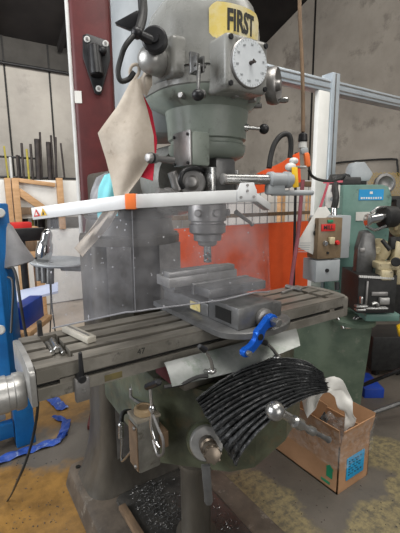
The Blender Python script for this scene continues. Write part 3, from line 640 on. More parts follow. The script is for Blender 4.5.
# quill stop scale and spindle nose
dsq = at(213, 181, 'y', -.02)
P(MB().span((dsq.x-.006, -.024, .352), (dsq.x+.008, .02, .440), .002), 'depth_stop_scale', 'steel')
P(MB().cyl((.545, -.01, .36), (.545, -.01, .435), .006, seg=12), 'depth_stop_screw', 'dullsteel')
sp = P(MB().lathe((AX, AY, .35), (0, 0, -1), [(-.03, .055), (0, .055), (.012, .058), (.055, .058), (.058, .050), (.064, .050), (.066, .056), (.09, .055), (.096, .046)], 40), 'spindle_nose', 'dullsteel')
cn = P(MB().lathe((AX, AY, .255), (0, 0, -1), [(0, .040), (.002, .043), (.02, .042), (.024, .03), (.034, .028), (.038, .02)], 32), 'collet_nut', 'dullsteel', sp)
em = MB().cyl((AX, AY, .218), (AX, AY, .198), .012, seg=16)
for k in range(4):
    rings = []
    for i in range(9):
        z = .198-.032*i/8; t = k*PI/2+i*.35; rings.append([(AX+r*math.cos(t+o), AY+r*math.sin(t+o), z) for r, o in ((.002, 0), (.0125, .25), (.012, -.55))])
    em.loft(rings)
P(em, 'end_mill', 'steel', sp)
for aa in (-150, -100, -45):
    t = math.radians(aa); n = Vector((math.cos(t), math.sin(t), 0)); P(MB().cyl(Vector((AX, AY, .318))+n*.05, Vector((AX, AY, .318))+n*.068, .011, seg=14, bev=.002), 'nose_lug', 'dullsteel', sp)
P(MB().cyl(at(236, 212, 'y', .12), at(252, 224, 'y', .14), .008, .005, 12).ball(at(252, 224, 'y', .14), .008), 'quill_lock', 'dullsteel')

# ---------------------------------------------------------------- things on the table
vs = thing('machine_vise', 'dark iron machine vise clamped across the middle of the mill table', 'vise', (.58, .08, 0))
bedp = [(.435, .30), (.435, -.05)]+[(.562-.127*math.cos(t), -.06-.085*math.sin(t)) for t in [PI*k/14 for k in range(1, 14)]]+[(.689, -.05), (.689, .30)]
MB().loft([[(x, y, .001) for x, y in bedp], [(x, y, .016) for x, y in bedp], [(.575+(x-.575)*.95, y*.97, .020) for x, y in bedp]]).build('swivel_base', 'viseiron', vs)
bd = MB()
bd.span((.475, .03, .020), (.665, .30, .060), .004)
bd.span((.475, -.108, .020), (.60, .03, .080), .004); bd.span((.60, -.075, .020), (.665, .04, .062), .003)

for x0, x1 in ((.475, .4849), (.655, .665)):
    pass
bd.build('bed', 'viseiron', vs)
MB().span((.4735, -.078, .032), (.4765, -.008, .067)).build('bed_window', 'slot', vs)
MB().span((.4735, .07, .027), (.4752, .125, .052)).build('rating_label', 'labelyellow', vs)
mj = MB().span((.463, .005, .083), (.677, .085, .110), .004).build('movable_jaw', 'viseiron', vs)
MB().span((.463, .086, .078), (.677, .100, .112), .002).build('jaw_plate', 'visetop', mj)
fj = MB().span((.455, .195, .061), (.685, .275, .125), .005).build('fixed_jaw', 'viseiron', vs)
MB().span((.455, .183, .075), (.685, .1945, .128), .002).build('jaw_plate', 'visetop', fj)
MB().cyl((.559, .0, .042), (.559, -.135, .042), .012, seg=18).lathe((.559, -.108, .042), (0, -1, 0), [(0, .026), (.012, .026), (.016, .02)], 24).build('vise_screw', 'dullsteel', vs)
# blue speed handle on the vise screw
h0 = at(270, 320, 'y', -.137); h1 = at(244, 352, 'y', -.137); hd_ = (h1-h0).normalized(); hs_ = hd_.cross(Vector((0, 1, 0))).normalized(); Lh = (h1-h0).length
o0 = []
n_ = 40
def half(t):                                                         # half width along the handle, waisted between its three bosses
    return .0095+.0085*math.exp(-((t-.0)/.13)**2)+.0075*math.exp(-((t-.5)/.10)**2)+.0025*math.exp(-((t-1)/.1)**2)
bow = lambda t: -.007*math.sin(2*PI*t)
L1 = [(half(k/n_)+bow(k/n_), k/n_*Lh) for k in range(n_+1)]; L2 = [(-half(k/n_)+bow(k/n_), k/n_*Lh) for k in range(n_, -1, -1)]
endc = [(-.0+math.cos(t)*half(0), -math.sin(t)*half(0)) for t in [PI-PI*k/8 for k in range(1, 8)]]
vh = tag(thing('speed_handle', 'blue anodised speed handle fitted on the vise screw', 'handle', h0), 'blue anodised speed handle fitted on the vise screw', 'handle')
MB().prism(L1+[(bow(1)+math.cos(t)*half(1)*.9, Lh+math.sin(t)*half(1)) for t in [PI*k/8 for k in range(1, 8)]]+L2+endc, h0+Vector((0, .006, 0)), hs_, hd_, -.018 if hs_.cross(hd_).y > 0 else .018, .003).build('arm', 'blueanod', vh)
yf = -.148
MB().cyl(Vector((h0.x, -.145, h0.z)), Vector((h0.x, -.172, h0.z)), .012, seg=6, bev=.002).build('hex_end', 'steel', vh)
p = h0.lerp(h1, .5); MB().cyl((p.x, -.146, p.z), (p.x, -.152, p.z), .0085, seg=18).build('boss_hole', 'slot', vh)
p = h0.lerp(h1, .98); MB().cyl((p.x, -.140, p.z), (p.x, -.160, p.z), .0075, seg=18, bev=.001).build('end_screw', 'steel', vh)
# long workpiece in the jaws
q0, q1 = at(163, 281, 'y', .14), at(233, 268, 'y', .14)
wp = MB().span((q0.x+.0, .1015, .105), (.64, .1815, .135), .002).span((q0.x+.0, .1015, .1352), (.63, .135, .152), .002)
tag(wp.build('workpiece_bar', 'alu'), 'long stepped aluminium workpiece bar clamped in the vise jaws', 'workpiece')
# indicator stand at the back of the table
sb = at(232, 268, 'y', .27); 
# flat bar and bolts on the table's left end
p, q = at(66, 328, 'z', .009), at(92, 340, 'z', .009); d = (q-p).normalized(); s = Vector((0, 0, 1)).cross(d); r = Matrix((d, s, Vector((0, 0, 1)))).transposed()
kb = thing('steel_key_bar', 'pale flat steel bar lying askew on the left end of the mill table', 'bar', ((p+q)/2-Vector((0, 0, .0085))))
MB().box((p+q)/2+Vector((0, 0, .0005)), ((q-p).length, .026, .016), r, .002).build('bar', 'keybar', kb)
MB().box((p+q)/2+Vector((0, 0, .0089)), ((q-p).length*.8, .006, .0012), r).build('groove', 'dullsteel', kb)
for i, (u0, v0, u1, v1, rr, tx) in enumerate(((47, 343, 53, 355, .0075, 'left bolt of three lying in the trough at the table end'), (52, 340, 58, 352, .0095, 'thick middle stud of three lying in the trough at the table end'), (60, 346, 64, 354, .006, 'short right bolt of three lying in the trough at the table end'))):
    a, b = at(u0, v0, 'z', -.020+rr), at(u1, v1, 'z', -.020+rr); a.x = min(max(a.x, .049+rr), .089-rr); b.x = min(max(b.x, .049+rr), .089-rr); d = (b-a).normalized()
    a.z = b.z = -.0195+rr
    bo = thing('clamp_bolt', tx, 'bolt', a-Vector((0, 0, rr)), 'bolts in the table trough')
    MB().lathe(a, d, [(0, rr*.75), (.002, rr*.85), ((b-a).length*.75, rr*.85)], 14).build('shank', 'steel', bo)
    MB().lathe(a+d*(b-a).length*.75, d, [(0, rr*.9), (.001, rr), (.009, rr), (.011, rr*.8)], 6).build('bolt_head', 'steel', bo)
q = at(40, 335, 'z', .0); tag(MB().lathe((q.x, q.y-.004, .0), (0, 0, 1), [(0, .009), (.004, .0085), (.030, .0075), (.040, .008), (.042, .006)], 4).build('stop_block', 'black'), 'small black stub standing at the back left corner of the table', 'block')
p, q = at(300, 300, 'z', .006), at(325, 292, 'z', .006)
th = MB().cyl((.90, .155, .0065), (.985, .175, .0065), .006, seg=12, bev=.001).cyl((.985, .135, .009), (.985, .215, .009), .0085, seg=14, bev=.002)
tag(th.build('tee_wrench', 'dullsteel'), 'small steel tee wrench lying on the right end of the mill table', 'wrench')

# ---------------------------------------------------------------- splash guard on its arm
gA, gB, gC, gD = dep(37.5, 213.5, .99), dep(131, 201.5, .86), dep(251, 195.5, .975), dep(267, 207, 1.07)
sg = thing('splash_guard', 'clear scratched acrylic splash guard with white rail hung around the cutter', 'guard', (.3, .0, .33))
pth = [gA, gB, gC, gD]
def railm(a, b, h, t, e0=0, e1=0):
    d = (b-a).normalized(); s = Vector((d.y, -d.x, 0)).normalized(); u = s.cross(d).normalized() if s.cross(d).z > 0 else d.cross(s).normalized(); r = Matrix((d, s, u)).transposed()
    return MB().box((a+b)/2+d*(e1-e0)/2, ((b-a).length+e0+e1, t, h), r, .0015)
rl1 = railm(gA, gB, .031, .026, .006, .0).build('rail', 'guardbar', sg)
railm(gB, gC, .031, .026, .0, .01).build('rail', 'guardbar', sg)
railm(gC, gD, .020, .022, -.004, .0).build('rail', 'guardbar', sg)
MB().box(gB+Vector((.002, .001, 0)), (.024, .037, .0345), RZ(math.atan2(gC.y-gA.y, gC.x-gA.x)), .003).build('orange_tape', 'orangeband', sg)
# sheet with eased bends
drop = .252
def gpath(t):
    seg = [(gB-gA).length, (gC-gB).length, (gD-gC).length]; s = t*sum(seg)
    for a, b, l in ((gA, gB, seg[0]), (gB, gC, seg[1]), (gC, gD, seg[2])):
        if s <= l+1e-6: return a.lerp(b, s/l)
        s -= l
    return gD
def gsheet(u, v):
    p = (gpath(max(0, u-.02))+gpath(u)*2+gpath(min(1, u+.02)))/4 if .02 < u < .98 else gpath(u)
    out = Vector((.4-p.x, .25-p.y, 0)).normalized()*-.012*v
    zz = drop*(1+.20*max(0, 1-u/.38)-.04*(1-abs(u-.45)/.45)-.09*max(0, (u-.72)/.28))
    return Vector((p.x, p.y, p.z-.012-zz*v))+out+Vector((0, 0, 0))
MB().grid(lambda u, v: gsheet(.05+.95*u, v), 60, 8, .003).build('acrylic_sheet', 'guard', sg, sharp=70)
ee = MB().tube([gsheet(.05+.95*u/40, 1.0) for u in range(41)], .0022, 6, 1)
MB().tube([gsheet((gB-gA).length/((gB-gA).length+(gC-gB).length+(gD-gC).length), v/8)+Vector((0, -.002, 0)) for v in range(9)],   .0008, 5, 1).build('bend_highlight', 'greyplastic', sg)  # thin grey tube painting the highlight along the sheet's bend
ee.build('sheet_edge', 'greyplastic', sg)
# warning stickers at the rail's left end
d = (gB-gA).normalized(); s = Vector((d.y, -d.x, 0)).normalized(); up = Vector((0, 0, 1))
fo = lambda dx, dz, e=.0128: gA+d*dx+s*(e+.001)+up*dz
stk = MB().prism([(-.011, -.009), (.011, -.009), (0, .010)], fo(.012, .001), d, up-d*d.z, .0005)
st = stk.build('warning_sticker', 'redink', sg); 
MB().prism([(-.005, -.005), (.005, -.005), (0, .005)], fo(.012, .0, .0134), d, up-d*d.z, .0004).build('sticker_mark', 'paper', st)
st = MB().prism([(-.011, -.009), (.011, -.009), (0, .010)], fo(.036, .001), d, up-d*d.z, .0005).build('warning_sticker', 'yellow', sg)
MB().prism([(-.004, -.006), (.004, -.006), (0, .004)], fo(.036, .0, .0134), d, up-d*d.z, .0004).build('sticker_mark', 'ink', st)
# gusset and round arm to the right
d2 = (gC-gB).normalized(); s2 = Vector((d2.y, -d2.x, 0)).normalized()
gp = gC-d2*.012+s2*.0135
gus = MB().prism([(-.036, -.012), (.018, -.012), (.018, .012), (.010, .032), (-.028, .032), (-.036, .012)], gp, d2, up, .004, .001).build('gusset_plate', 'guardbar', sg)
for x, z in ((-.027, -.003), (.010, -.003), (-.009, .012), (-.009, .026)): MB().cyl(gp+d2*x+up*z+s2*.004, gp+d2*x+up*z+s2*.0065, .0035, seg=10).build('rivet', 'dullsteel', gus)
r0, r1 = dep(223, 179, .98), dep(300, 180, 1.09)
rd = (r1-r0).normalized()
MB().cyl(r0, r0+rd*.145, .0135, seg=24, bev=.002).build('round_arm', 'steel', sg)
MB().cyl(r0-rd*.004, r0+rd*.006, .0145, seg=24, bev=.002).build('arm_end', 'dullsteel', sg)
cm = MB().lathe(r0+rd*.140, rd, [(0, .016), (.004, .021), (.014, .022), (.016, .019), (.055, .019), (.058, .023), (.075, .023), (.08, .018)], 24)
cm.box(r0+rd*.165+Vector((0, 0, -.026)), (.06, .022, .03), Matrix.Rotation(math.atan2(rd.y, rd.x), 3, 'Z'), .007).cyl(r0+rd*.155+Vector((0, 0, -.036)), r0+rd*.30+Vector((0, 0, -.036)), .008, seg=12)
cmp = cm.build('arm_clamp', 'greybox', sg)
e1 = r0+rd*.228
MB().box(e1+Vector((-.012, -.018, .006)), (.016, .004, .055), RZ(CA) @ Matrix.Rotation(-.1, 3, 'Y'), .001).build('yellow_tag', 'yellow', cmp)
MB().ball(e1+Vector((-.012, .0, .035)), .015, (1.1, 1, .8)).ball(e1+Vector((-.0, .0, .052)), .012, (1.2, 1, .8)).build('white_cap', 'lamp', cmp)
MB().tube([dep(269, 168, 1.06), dep(271, 155, 1.06), dep(275, 143, 1.06), dep(282, 135, 1.06), dep(289, 135, 1.06), dep(291, 145, 1.07), dep(290, 158, 1.08)], .0075, 10).build('black_hose', 'rubber', sg)

# ---------------------------------------------------------------- hanging cable with its plugs
hc = thing('hanging_power_cable', 'grey power cable hanging from the roof with an orange and white plug', 'cable', dep(303, 160, 1.5))
MB().tube([dep(299, -30, 1.5), dep(300, 20, 1.5), dep(302, 60, 1.5), dep(303, 100, 1.5), dep(303, 132, 1.5)], .0075, 8, 4).build('cord', 'woodold', hc)
cc = dep(303, 133, 1.5); dn = Vector((0, 0, -1))
MB().lathe(cc, dn, [(0, .010), (.006, .017), (.03, .019), (.034, .015)], 20).build('connector', 'black', hc)
MB().lathe(cc+dn*.034, dn, [(0, .016), (.022, .017), (.024, .014)], 20).build('white_collar', 'lamp', hc)
pl = MB().box(dep(304, 151, 1.5), (.03, .022, .024), RZ(CA) @ Matrix.Rotation(-.2, 3, 'Y'), .006).build('coupling', 'greybox', hc)
MB().box(dep(307, 160, 1.5), (.022, .024, .055), RZ(CA) @ Matrix.Rotation(-.15, 3, 'Y'), .007).build('orange_plug', 'orangeband', hc)
MB().box(dep(301, 167, 1.5), (.04, .022, .010), RZ(CA), .003).build('latch', 'alu', hc)
MB().tube([dep(309, 170, 1.5), dep(312, 176, 1.52), dep(320, 180, 1.6), dep(332, 181, 1.75), dep(342, 178, 1.85)], .006, 8).build('tail_cord', 'rubber', hc)
tag(MB().tube([dep(303, 180, 1.75), dep(301, 200, 1.75), dep(298, 235, 1.75), dep(294, 262, 1.75), dep(291, 285, 1.76), dep(290, 303, 1.80), dep(288, 318, 1.92), dep(284, 330, 2.1), dep(280, 338, 2.3)], .009, 8).build('brown_cable', 'pinkred'), 'dusty brown cable hanging in front of the orange screen', 'cable')

# ---------------------------------------------------------------- gantry rail and its post
gy = .72
gb = thing('aluminium_gantry', 'silver aluminium gantry beam with a white faced post behind the mill', 'gantry', (1.87, gy, -1))
MB().span((.92, gy, .968), (3.3, gy+.07, 1.036), .003).build('beam', 'extr', gb)
for z in (.985, 1.02): MB().span((.92, gy-.0015, z-.004), (3.3, gy+.002, z+.004)).build('groove', 'dullsteel', gb)
xp = at(331, 95, 'y', gy).x
MB().span((xp-.005, gy-.01, -1), (xp+.065, gy+.0705, 1.075), .003).build('post', 'extr', gb)
MB().span((xp+.02, gy-.012, -.98), (xp+.03, gy-.008, 1.07)).build('post_groove', 'dullsteel', gb)
MB().span((xp-.105, gy+.0, -.95), (xp-.007, gy+.03, .967), .003).build('white_panel', 'white', gb)

# ---------------------------------------------------------------- welding screen: orange vinyl with wire mesh above
sy = 1.55
ws = thing('welding_screen', 'orange vinyl welding screen hung below white wire mesh behind the mill', 'screen', (1.9, sy, -1))
ob = at(300, 335, 'y', sy).z
x0, x1 = at(164, 240, 'y', sy).x, at(336, 240, 'y', sy).x; ztop = at(290, 222, 'y', sy).z
MB().grid(lambda u, v: (x0+(x1-x0)*u, sy+.012*math.sin(u*23)+.006*math.sin(u*51), -.85+(ztop+.85)*v), 60, 4, .002).build('vinyl_sheet', 'orange', ws)
wm = MB(); zt_ = at(290, 186, 'y', sy).z
k = x0
while k < x1: wm.span((k-.003, sy+.028, ztop-.03), (k+.003, sy+.034, zt_)); k += .085
z = ztop
while z < zt_: wm.span((x0, sy+.022, z-.003), (x1, sy+.028, z+.003)); z += .085
wm.build('wire_mesh', 'mesh', ws)
fr = MB().span((x0-.03, sy+.02, zt_-.005), (x1+.03, sy+.06, zt_+.045), .004).span((x0-.03, sy+.02, ztop+.06), (x1, sy+.05, ztop+.09))
for x in (x0-.03, x1): fr.span((x-.02, sy+.02, -1), (x+.02, sy+.06, zt_+.04), .003)
fr.build('frame', 'woodold', ws)
wb = at(300, 205, 'y', 2.6)
wbp = at(250, 222, 'y', 2.6)
tag(MB().span((wb.x-1.3, 2.6, -1), (wb.x+.55, 2.9, at(300, 180, 'y', 2.6).z), .02).build('white_crate', 'white'), 'pale blue white wrapped stack standing behind the wire mesh', 'stack')
for i, u in enumerate((283, 311)):
    c = at(u, 205, 'y', 2.4); tag(MB().span((c.x-.04, 2.4, -1), (c.x+.04, 2.46, at(u, 190, 'y', 2.4).z), .004).build('timber', 'wood'), ('left', 'right')[i]+' pale timber seen through the wire mesh', 'timber', 'timbers behind the mesh')
# second orange drape over the screen's frame
oy = 1.35
o1 = [at(250, 196, 'y', oy), at(254, 176, 'y', oy), at(300, 152, 'y', oy), at(302, 182, 'y', oy)]
dr = MB().grid(lambda u, v: o1[0].lerp(o1[3], u).lerp(o1[1].lerp(o1[2], u), v)+Vector((0, .02*math.sin(u*9), 0)), 16, 6, .003)
dz = thing('orange_drape', 'orange vinyl drape on a slim stand behind the guard arm', 'drape', (o1[0].x, oy, -1))
dr.build('sheet', 'orange', dz)
MB().cyl((o1[3].x, oy+.04, -1), (o1[2].x, oy+.04, o1[2].z), .012, seg=10).build('pole', 'black', dz)
MB().cyl((o1[3].x-.4, oy+.04, -1), (o1[3].x+.2, oy+.04, -1+.02), .012, seg=10).build('foot', 'black', dz)

# ---------------------------------------------------------------- green machine on the right
GA = CA-.02; gr = RZ(GA)
G0 = dep(368, 262, 2.15)
gm = thing('green_press_machine', 'teal green drilling machine with cream head at the right edge', 'machine', (G0.x, G0.y, -1))
def gbox(u0, v0, u1, v1, D, dp, nm, m, par=None, bev=.006, ang=GA): return fbox(u0, v0, u1, v1, D, dp, ang, None, bev).build(nm, m, par or gm)
tc_ = MB(); S2 = 2.15/F; c = dep(367, 250, 2.15)
tp = [(-27, -60), (21, -60), (21, 52), (17, 62), (10, 64), (-27, 64)]
tc_.prism([(x*S2, y*S2) for x, y in tp], c, gr @ Vector((1, 0, 0)), (0, 0, 1), -.32, .008)
colm = tc_.build('column', 'teal', gm)
gn = gr @ Vector((0, -1, 0)); tcc = c.copy()
def onp(u, v, e=0): d = ray(u, v); return CP + d*((tcc-CP).dot(gn)/d.dot(gn)) + gn*e
def onbox(u0, v0, u1, v1, e=.002): a, b = onp(u0, v0), onp(u1, v1); return MB().box((a+b)/2+gn*e*.5, ((b-a).dot(gr @ Vector((1, 0, 0))), e, abs(b.z-a.z)), gr)
sg_ = onbox(359, 189.5, 383, 200, .003).build('blue_sign', 'blueink', colm)
fn = flatfn(onp(371, 198, .0035), gr @ Vector((1, 0, 0)), (0, 0, 1)); lt = MB()
for k in range(9): lt.box(fn((k-4)*.013, 0, 0), (.007+.003*(k % 3 == 0), .0012, .010), gr)
lt.prism([(-.008, -.005), (.008, -.005), (.008, .008), (-.008, .008)], onp(371, 193, .0032), gr @ Vector((1, 0, 0)), (0, 0, 1), .0006)
lt.build('sign_lettering', 'paper', sg_)
onbox(356, 212, 375, 220.5, .003).build('white_label', 'paper', colm)
# motor and drive on top
mt_ = dep(347, 183, 2.2); mx = gr @ Vector((1, 0, 0))
MB().lathe(mt_-mx*.10, mx, [(0, .03), (.005, .05), (.16, .05), (.17, .035), (.2, .03)], 24).build('drive_motor', 'rubber', gm)
jb = MB().prism([(-.06, -.05), (.05, -.05), (.07, -.01), (.02, .055), (-.035, .055), (-.05, .03)], dep(361, 172, 2.15), mx, (0, 0, 1), -.10, .005).build('junction_box', 'greybox', gm)
MB().lathe(dep(383, 184, 2.2), gr @ Vector((0, -1, 0)), [(0, .055), (.02, .060), (.03, .058), (.034, .044), (.03, .04), (.02, .02)], 28).build('pulley', 'dullsteel', gm)
pg = MB()
for i in range(12):
    for j in range(8):
        cx_ = dep(368+i*4.2+(j % 2)*2.1, 174+j*3.0, 2.5); w_ = 1.9*2.5/F; h_ = 1.35*2.5/F
        A_, B_, C_, D_ = cx_-mx*w_, cx_+Vector((0, 0, h_)), cx_+mx*w_, cx_-Vector((0, 0, h_))
        for a, b in ((A_, B_), (B_, C_), (C_, D_), (D_, A_)): pg.cyl(a, b, .0016, seg=4)
mg = pg.build('expanded_mesh_guard', 'yellowmesh', gm)
gbox(366, 196, 420, 202, 2.48, .03, 'mesh_guard_foot', 'rubber', gm)
gbox(392, 200, 420, 320, 2.5, .1, 'rear_frame', 'rubber', gm)
# cream drilling head
hd3 = MB().lathe(dep(398, 225, 1.95), gr @ Vector((-.9, -.4, 0)), [(-.1, .055), (.0, .06), (.012, .05)], 28)
hd3.box(dep(397, 221, 1.97), (.06, .08, .10), gr, .015)
chd = hd3.build('cream_arm', 'cream', gm)
MB().box(dep(399, 270, 1.95), (.065, .08, .14), gr, .012).build('cream_housing', 'cream', gm)
MB().lathe(dep(386, 217, 1.9), gr @ Vector((-.95, -.35, 0)), [(-.05, .052), (0, .055), (.02, .054), (.024, .045)], 30).build('black_belt_wheel', 'rubber', chd)
MB().cyl(dep(368, 220, 1.86), dep(390, 216, 1.9), .022, .024, 24, .003).lathe(dep(369, 220, 1.86), gr @ Vector((-1, -.2, 0)), [(0, .03), (.01, .032), (.014, .02)], 24).build('chrome_roller', 'chrome', chd)
MB().tube([dep(371, 213, 1.85), dep(378, 208, 1.86), dep(386, 207, 1.88)], .007, 8).tube([dep(366, 226, 1.84), dep(375, 230, 1.85), dep(386, 226, 1.87)], .007, 8).build('roller_arm', 'steel', chd)
fr2 = MB().prism([(-.05, -.11), (.035, -.11), (.05, -.02), (.035, .08), (.0, .11), (-.03, .10), (-.045, .02)], dep(367, 252, 1.9), mx, (0, 0, 1), -.05, .006).build('head_bracket', 'viseiron', gm)
gbox(361, 239, 366, 243, 1.895, .01, 'bracket_bolt', 'dullsteel', fr2, .001); gbox(360, 248, 365, 252, 1.895, .01, 'bracket_bolt', 'dullsteel', fr2, .001)
MB().lathe(dep(378, 250, 1.93), gr @ Vector((-.5, -.85, 0)), [(-.03, .05), (0, .06), (.015, .06), (.02, .05), (.02, .02), (.035, .015)], 28).build('cream_wheel', 'cream', gm)
cb_ = MB().box(dep(387, 265, 1.88), (.12, .09, .035), gr, .006).box(dep(384, 274, 1.87), (.06, .08, .05), gr, .01).box(dep(394, 252, 1.9), (.03, .08, .11), gr, .008).build('cream_bracket', 'cream', gm)
MB().cyl(dep(396, 262, 1.82), dep(396, 262, 1.76), .022, seg=18, bev=.004).cyl(dep(382, 240, 1.86), dep(390, 250, 1.84), .010, seg=12).box(dep(392, 243, 1.87), (.03, .03, .06), gr, .005).build('feed_spindle', 'rubber', gm)
# black fixture block with tooth rack
bx = gbox(358, 275, 396, 314, 1.86, .24, 'fixture_block', 'rubber', None, .004)
tt = MB()
for i in range(17): u = 360+i*2.05; tt.box(dep(u, 276.5+i*.12, 1.836), (.007, .012, .009), gr)
tt.build('tooth_rack', 'lamp', bx)
gbox(374, 284, 386, 289, 1.855, .01, 'nameplate', 'dullsteel', bx, .001); gbox(372, 292, 388, 296, 1.852, .012, 'slide', 'dullsteel', bx, .002)
gbox(366, 281, 368, 306, 1.85, .012, 'scale', 'dullsteel', bx, .001); gbox(380, 298, 390, 305, 1.848, .03, 'stud_block', 'alu', bx, .004)
lg_ = MB().box(dep(361, 306, 1.80), (.055, .03, .010), gr, .002).box(dep(361, 300, 1.80), (.010, .02, .035), gr, .002).box(dep(360, 309.5, 1.79), (.045, .03, .008), gr, .002).box(dep(374, 308, 1.81), (.12, .03, .010), gr, .002)
lg_.build('slide_plates', 'steel', bx)
MB().tube([dep(372, 304, 1.80), dep(376, 303, 1.80), dep(378, 306, 1.80)], .008, 8).build('clamp_handle', 'steel', bx)
gbox(366, 314, 400, 322, 1.92, .22, 'machine_table', 'teal', None, .008)
gbox(342, 268, 362, 330, 2.2, .3, 'lower_column', 'column', None, .02)
# lower cabinet
S3 = 2.2/F; c = dep(333, 368, 2.2)
cab = MB().prism([(x*S3, y*S3) for x, y in [(-40, -75), (28, -75), (37, 46), (35, 52), (24, 57), (8, 62), (-12, 62), (-26, 55), (-40, 44)]], c, gr @ Vector((1, 0, 0)), (0, 0, 1), -.42, .012).build('cabinet', 'oldgreen', gm)
MB().lathe(dep(354, 322, 2.08), (0, 0, 1), [(0, .11), (.02, .11), (.028, .10), (.03, .03)], 32).build('cabinet_rim', 'oldgreen', cab)
hl = MB().tube([dep(337, 317, 2.05), dep(340, 322, 2.05), dep(343, 328, 2.05)], .011, 10).lathe(dep(345, 327, 2.05), mx*.9+Vector((0, 0, .25)), [(-.01, .0), (0, .014), (.03, .018), (.05, .016), (.06, 0)], 18).build('crank_handle', 'chrome', cab)
MB().tube([dep(352, 325, 2.04), dep(355, 319, 2.04), dep(362, 316, 2.04), dep(369, 320, 2.04), dep(371, 327, 2.04)], .012, 10).build('hand_loop', 'steel', cab)
# control box on its arm
cbx = thing('control_box', 'brown covered control box with red label mounted before the green machine', 'control box', dep(336, 258, 1.75))
D1 = 1.75
fbox(316, 218, 344, 259, D1, .085, CA+.30, None, .004).build('brown_cover', 'brownbox', cbx)
fbox(319, 216, 353, 259, D1+.075, .11, CA+.30, None, .004).build('grey_case', 'greybox', cbx)
fa = RZ(CA+.30); nx = fa @ Vector((1, 0, 0)); ny = fa @ Vector((0, -1, 0)); fc = dep(330, 238.5, D1); k_ = D1/F
def fp(u, v, e=0): return fc+nx*((u-330)*k_*1.0)+Vector((0, 0, -(v-238.5)*k_))+ny*e
def fpl(u0, v0, u1, v1, nm, m, e=.003, bev=.0008): return MB().box((fp(u0, v0, e)+fp(u1, v1, e))/2, (abs(u1-u0)*k_, e*2, abs(v1-v0)*k_), fa, bev).build(nm, m, cbx)
rlb = fpl(319, 224, 335, 231, 'red_label', 'redink', .002)
lt = MB(); lettering(lt, 'MILL', .026, flatfn(fp(327, 227.5, .0042), nx, (0, 0, 1)), .0006); lt.build('label_lettering', 'ink', rlb)
fpl(326, 220, 332, 222.5, 'green_lamp', 'greentape', .003)
MB().lathe(fp(324, 243, 0), ny, [(0, .012), (.006, .012), (.008, .009), (.014, .009)], 20).build('steel_button', 'chrome', cbx)
fpl(328, 237, 333.5, 244, 'beige_switch', 'cream', .008, .002)
MB().lathe(fp(338, 243, 0), ny, [(0, .011), (.008, .011), (.014, .008)], 20).build('red_button', 'redink', cbx)
MB().lathe(fp(328, 253, 0), ny, [(0, .007), (.005, .006)], 14).build('screw_knob', 'black', cbx)
lb2 = fbox(314, 260, 342, 282, D1+.03, .11, CA+.30, None, .004).build('lower_grey_box', 'greybox', cbx)
MB().lathe(dep(327, 270.5, D1+.026), ny, [(-.008, .009), (.004, .009)], 16).build('plug_hole', 'black', lb2)
MB().cyl(dep(337, 282, D1+.06), dep(337, 290, D1+.06), .011, seg=14).build('cable_gland', 'black', lb2)
MB().cyl(dep(334, 216, D1+.12), dep(334, 206, D1+.12), .014, seg=14, bev=.002).build('conduit_gland', 'chrome', cbx)
MB().tube([dep(334, 208, D1+.12), dep(336, 198, D1+.12), dep(335, 186, D1+.2), dep(339, 178, D1+.35), dep(345, 176, D1+.45)], .016, 10).build('flexible_conduit', 'rubber', cbx)
MB().cyl(dep(340, 245, D1+.16), dep(346, 245, 2.16), .022, seg=14).build('mounting_arm', 'dullsteel', cbx)
# papers that hang beside it
tgp = MB().prism([(x*1.755/F, y*1.755/F) for x, y in [(-12, -13), (6, -22), (9, 8), (22, 19), (17, 26), (9, 25)]], dep(308, 233, 1.755), gr @ Vector((1, 0, 0)), (0, 0, 1), -.006, .001)
tgm = thing('paper_manual', 'white paper manual sleeve hanging left of the brown control box', 'manual', dep(308, 258, 1.755)); tgp.build('sheet', 'paper', tgm)
MB().ball(dep(317, 226, 1.75), .016, (1, .2, 1.2)).ball(dep(315, 233, 1.75), .012, (1, .2, 1)).build('printed_picture', 'ink', tgm)
MB().box(dep(320, 229, 1.747), (.012, .002, .02), gr).build('red_print', 'redink', tgm)
lt = MB()
for i in range(5): lt.box(dep(305.5-i*.6, 243+i*2.2, 1.752), (.05, .001, .0025), gr)
lt.build('printed_lines', 'greybox', tgm)
sw = thing('switch_plate', 'pale switch plate with dark socket above the brown control box', 'switch', dep(332, 206, 2.0))
fbox(327, 185, 340, 208, 2.02, .03, CA, None, .003).build('plate', 'paper', sw)
MB().cyl(dep(332.5, 199, 2.01), dep(332.5, 199, 2.0), .012, seg=16).box(dep(333, 190, 2.01), (.02, .012, .02), RZ(CA), .003).build('socket', 'greybox', sw)
tp_ = MB().box(dep(324, 196, 1.98), (.012, .003, .17), RZ(CA) @ Matrix.Rotation(.28, 3, 'Y')).box(dep(333, 182, 1.97), (.10, .003, .010), RZ(CA) @ Matrix.Rotation(-.05, 3, 'Y'))
tag(tp_.build('pink_tape', 'pinktape'), 'pink red tape strip along the post beside the switch plate', 'tape')

